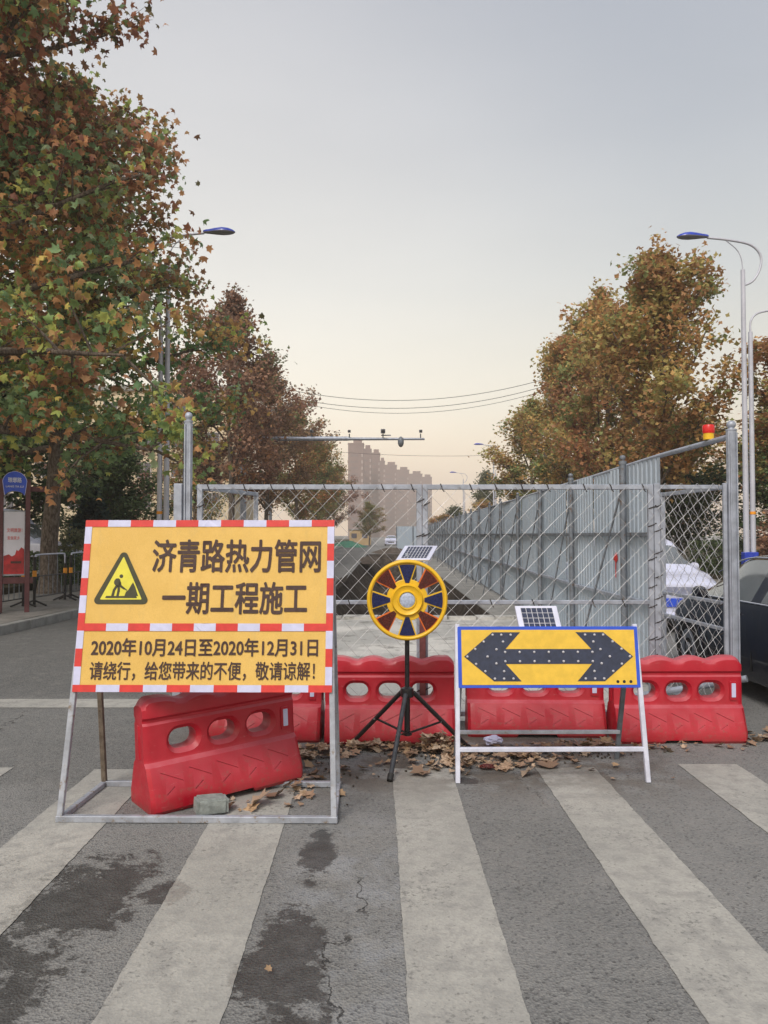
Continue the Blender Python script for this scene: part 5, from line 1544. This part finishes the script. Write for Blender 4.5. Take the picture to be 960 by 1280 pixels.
    for sx in (-1, 1):
        b = MB(); b.lathe([(.0, 0), (.10, .02), (.12, .08), (.06, .14)], 14, (sx * .62 * sc, hl - .26, .64 * k), (sx * .35, 1, .25)); ho_ = b.obj('headlight', 'headlamp', t_, 60)
        b = MB(); b.box((sx * .66 * sc, -hl + .06, .82), (.30, .14, .14), (0, 0, sx * -.2)); bevelled(b.obj('tail_light', 'red_lamp', t_), .02, 2)
    b = MB(); b.box((0, hl - .03, .50), (.80, .08, .12)); b.obj('grille', 'black_hole', t_)
    if plate:
        b = MB(); b.box((0, hl + .018, .50), (.44, .012, .14)); po_ = bevelled(b.obj('number_plate', 'plate', t_), .004, 1)
    return t_
car('parked_car', 'glossy navy black saloon at the right edge, side on to the gate', 'paint_black', (4.39, 7.52, 0), R(.5), 4.7, 1.82, 1.43)
car('parked_car', 'white car facing the camera in the lane beyond the hoarding, blue number plate', 'paint_white', (4.62, 14.9, 0), R(180), 4.4, 1.76, 1.50, plate=True)
car('parked_car', 'white sport utility car parked behind the hedge at the far left', 'paint_white', (-11.5, 23.6, .30), R(-90), 4.6, 1.8, 1.72, suv=True)
car('parked_car', 'tiny pale car at the far end of the site, left of the cross hoarding', 'paint_white', (1.0, 112, 0), R(180), 4.4, 1.76, 1.45, detail=False)

# ------------------------------------------------------------------ street name board
ib = thing('notice_board', 'maroon framed street name board with a blue fan sign and a red and white poster', 'sign', (-6.93, 14.7, .14), R(24))
BW = .46
for sx in (-1, 1):
    b = MB(); b.box((sx * BW / 2, 0, 1.25), (.085, .11, 2.5)); bevelled(b.obj('post', 'board_frame', ib), .005, 1)
for z in (.62, 2.26, .66 + .0):
    pass
b = MB(); b.box((0, 0, .60), (BW + .2, .07, .12)); bevelled(b.obj('cross_beam', 'board_frame', ib), .004, 1)
b = MB(); b.box((0.08, .03, 2.32), (BW + .42, .05, .10)); bevelled(b.obj('cross_beam', 'board_frame', ib), .004, 1)
b = MB(); b.box((0, 0, 1.30), (BW - .085, .05, 1.22)); bevelled(b.obj('poster_case', 'frame_tube', ib), .004, 1)
Fp = plane_frame((-(BW - .11) / 2, -.027, .72), (1, 0, 0), (0, 0, 1)); PW = BW - .11
b = MB(); b.prism([(0, 0), (PW, 0), (PW, 1.16), (0, 1.16)], Fp, .0, .004); b.obj('poster', 'poster_white', ib)
top = [(PW, .46), (PW * .85, .50), (PW * .72, .43), (PW * .62, .45), (PW * .55, .36), (PW * .40, .33), (PW * .25, .37), (0, .34)]
b = MB(); b.prism([(0, 0), (PW, 0)] + top, Fp, .003, .006); b.obj('poster_landscape', 'poster_red', ib)
text('lettering', '文明旅游！', Fp, (.05, .78, PW - .04, .86), 'tape_red', ib, .01, .007)
text('lettering', '爱我家乡', Fp, (.06, .64, PW - .08, .71), 'tape_red', ib, .0, .007)
b = MB(); b.prism([(.12, .20), (.30, .20), (.30, .24), (.12, .24)], Fp, .005, .008); b.obj('poster_photo', 'print_dark', ib)
fan = [(.205 * math.cos(R(a)), .02 + .215 * math.sin(R(a))) for a in range(10, 171, 10)]
fan += [(-.175, -.15), (-.165, -.20)] + [(.155 * math.cos(R(a)), -.21 + .085 * math.sin(R(a))) for a in range(170, 9, -20)] + [(.165, -.20), (.175, -.15)]
Ff = plane_frame((0, -.06, 2.40), (1, 0, 0), (0, 0, 1))
b = MB(); b.prism([(u * 1.05, v * 1.03) for u, v in fan], Ff, -.02, 0); b.obj('fan_rim', 'tape_white', ib)
b = MB(); b.prism(fan, Ff, -.01, .004); b.obj('fan_sign', 'blue_border', ib)
text('lettering', '琅琊路', Ff, (-.115, .03, .115, .125), 'white_print', ib, .02, .0065)
text('lettering', 'LANG YA LU', Ff, (-.15, -.06, .15, -.025), 'white_print', ib, .02, .0065)

# low crowd railings along the left pavement
def railing():
    t_ = thing('crowd_railing', 'x', 'railing'); L = 1.46
    def tb(a, c_, r, n_, m_='black_paint', par=None, k=8):
        b = MB(); b.tube([a, c_], r, k); return b.obj(n_, m_, par or t_, 50)
    b = MB(); b.tube(catmull([(0, .06, .80), (0, .08, 1.0), (0, .16, 1.04), (0, L / 2, 1.045), (0, L - .16, 1.04), (0, L - .08, 1.0), (0, L - .06, .80)], 4), .018, 8); b.obj('hoop', 'white_tube', t_, 60)
    tb((0, .06, .60), (0, L - .06, .60), .014, 'rail'); tb((0, .06, .18), (0, L - .06, .18), .014, 'rail')
    for y in (.05, L - .05):
        p = tb((0, y, 0.02), (0, y, 1.0), .030, 'post')
        tb((0, y, .60), (0, y, .72), .042, 'reflector', 'orange', p)
        for s in (-1, 1): tb((0, y, .12), (s * .26, y, .012), .020, 'foot', 'black_paint', p)
    for i in range(6): tb((0, .24 + i * .2, .18), (0, .24 + i * .2, .60 if i % 2 else 1.03), .009, 'baluster', 'steel_dull', None, 6)
    return t_
r0 = railing()
for i, (x, y, rz, lab) in enumerate([(-7.28, 14.35, R(-2), 'crowd railing nearest the camera, passing behind the notice board posts'),
                                (-7.12, 15.95, R(-3), 'middle crowd railing in front of the big plane trunk'),
                                (-7.02, 17.55, R(-2), 'third crowd railing, ending behind the left edge of the yellow notice'),
                                (-7.45, 12.8, R(-2), 'crowd railing at the far left edge, left of the notice board')]):
    o = r0 if i == 0 else copy_tree(r0)
    o.location = (x, y, .142); o.rotation_euler = (0, 0, rz); tag(o, lab, 'railing', 'crowd railings on the left pavement')

# ------------------------------------------------------------------ far end of the site
hu = thing('site_hut', 'small tan site hut at the far end of the road', 'hut', (-3.6, 118, 0))
b = MB(); b.box((0, 1.5, 1.15), (3.2, 3, 2.3)); b.obj('wall', 'hut', hu)
b = MB(); b.box((0, 1.5, 2.35), (3.5, 3.3, .14)); b.obj('roof', 'kerb', hu)
for x in (-.9, .7):
    b = MB(); b.box((x, -.02, 1.4), (.8, .06, .7)); b.obj('window', 'window_dark', hu)
mound('tarp_heap', -4.6, 98, 2.6, 2.0, .8, 'tarp', 'heap covered with green tarpaulin left of the tan hut', 21, 'covered heap')
mound('tarp_heap', -8.2, 102, 2.2, 1.8, .7, 'tarp', 'second heap under green tarpaulin, nearer the left trees', 23, 'covered heap')
def person(label, x, y, rz, seed):
    t_ = thing('person', label, 'person', (x, y, 0), rz)
    J = [(0, 0, .95), (0, 0, 1.15), (0, 0, 1.38), (0, 0, 1.50), (.18, 0, 1.40), (.24, .02, 1.12), (.22, -.08, .88), (-.18, 0, 1.40), (-.24, 0, 1.12), (-.22, -.10, .88),
         (.09, 0, .90), (.11, -.06, .50), (.11, .02, .07), (.11, -.13, .04), (-.09, 0, .90), (-.11, .05, .50), (-.12, .14, .08), (-.12, .0, .04)]
    E_ = [(0, 1), (1, 2), (2, 3), (2, 4), (4, 5), (5, 6), (2, 7), (7, 8), (8, 9), (0, 10), (10, 11), (11, 12), (12, 13), (0, 14), (14, 15), (15, 16), (16, 17)]
    rad = [.13, .13, .13, .055, .07, .05, .04, .07, .05, .04, .10, .07, .05, .04, .10, .07, .05, .04]
    me = bpy.data.meshes.new('b'); me.from_pydata(J, E_, []); o = link('tmp', me)
    md = o.modifiers.new('s', 'SKIN'); sv = me.skin_vertices[0].data
    for v, r_ in zip(sv, rad): v.radius = (r_, r_ * .8)
    sv[0].use_root = True
    o.modifiers.new('d', 'SUBSURF').levels = 1
    bpy.context.view_layer.update()
    m2 = baked(o); bpy.data.objects.remove(o); m2.materials.clear(); m2.materials.append(M['cloth_dark'])
    link('clothed_body', m2, t_)
    b = MB(); b.lathe([(.04, 1.47), (.05, 1.52), (.075, 1.56), (.082, 1.62), (.07, 1.69), (0, 1.72)], 12); b.obj('head', 'skin', t_, 60)
    b = MB(); b.lathe([(.088, 1.62), (.09, 1.66), (.075, 1.71), (0, 1.74)], 12, (0, .012, 0)); b.obj('hair', 'hair', t_, 60)
person('left of two tiny distant people in dark clothes walking on the road by the hut', -3.15, 128, 0, 1)
person('right of two tiny distant people in dark clothes walking on the road by the hut', -2.55, 127, .4, 2)

# ------------------------------------------------------------------ haze
hz = MB(); hz.box((0, 430, 28), (1900, 1000, 62))
ho_ = hz.obj('haze', 'kerb'); ho_.data.materials.clear()
hm = bpy.data.materials.new('haze_air'); hm.use_nodes = True; ht = hm.node_tree; ht.nodes.clear()
hout = ht.nodes.new('ShaderNodeOutputMaterial'); hv = ht.nodes.new('ShaderNodeVolumePrincipled')
hv.inputs['Density'].default_value = .0012; hv.inputs['Color'].default_value = (.98, .93, .88, 1); hv.inputs['Anisotropy'].default_value = .2
ht.links.new(hv.outputs[0], hout.inputs['Volume'])
ho_.data.materials.append(hm); ho_['kind'] = 'stuff'
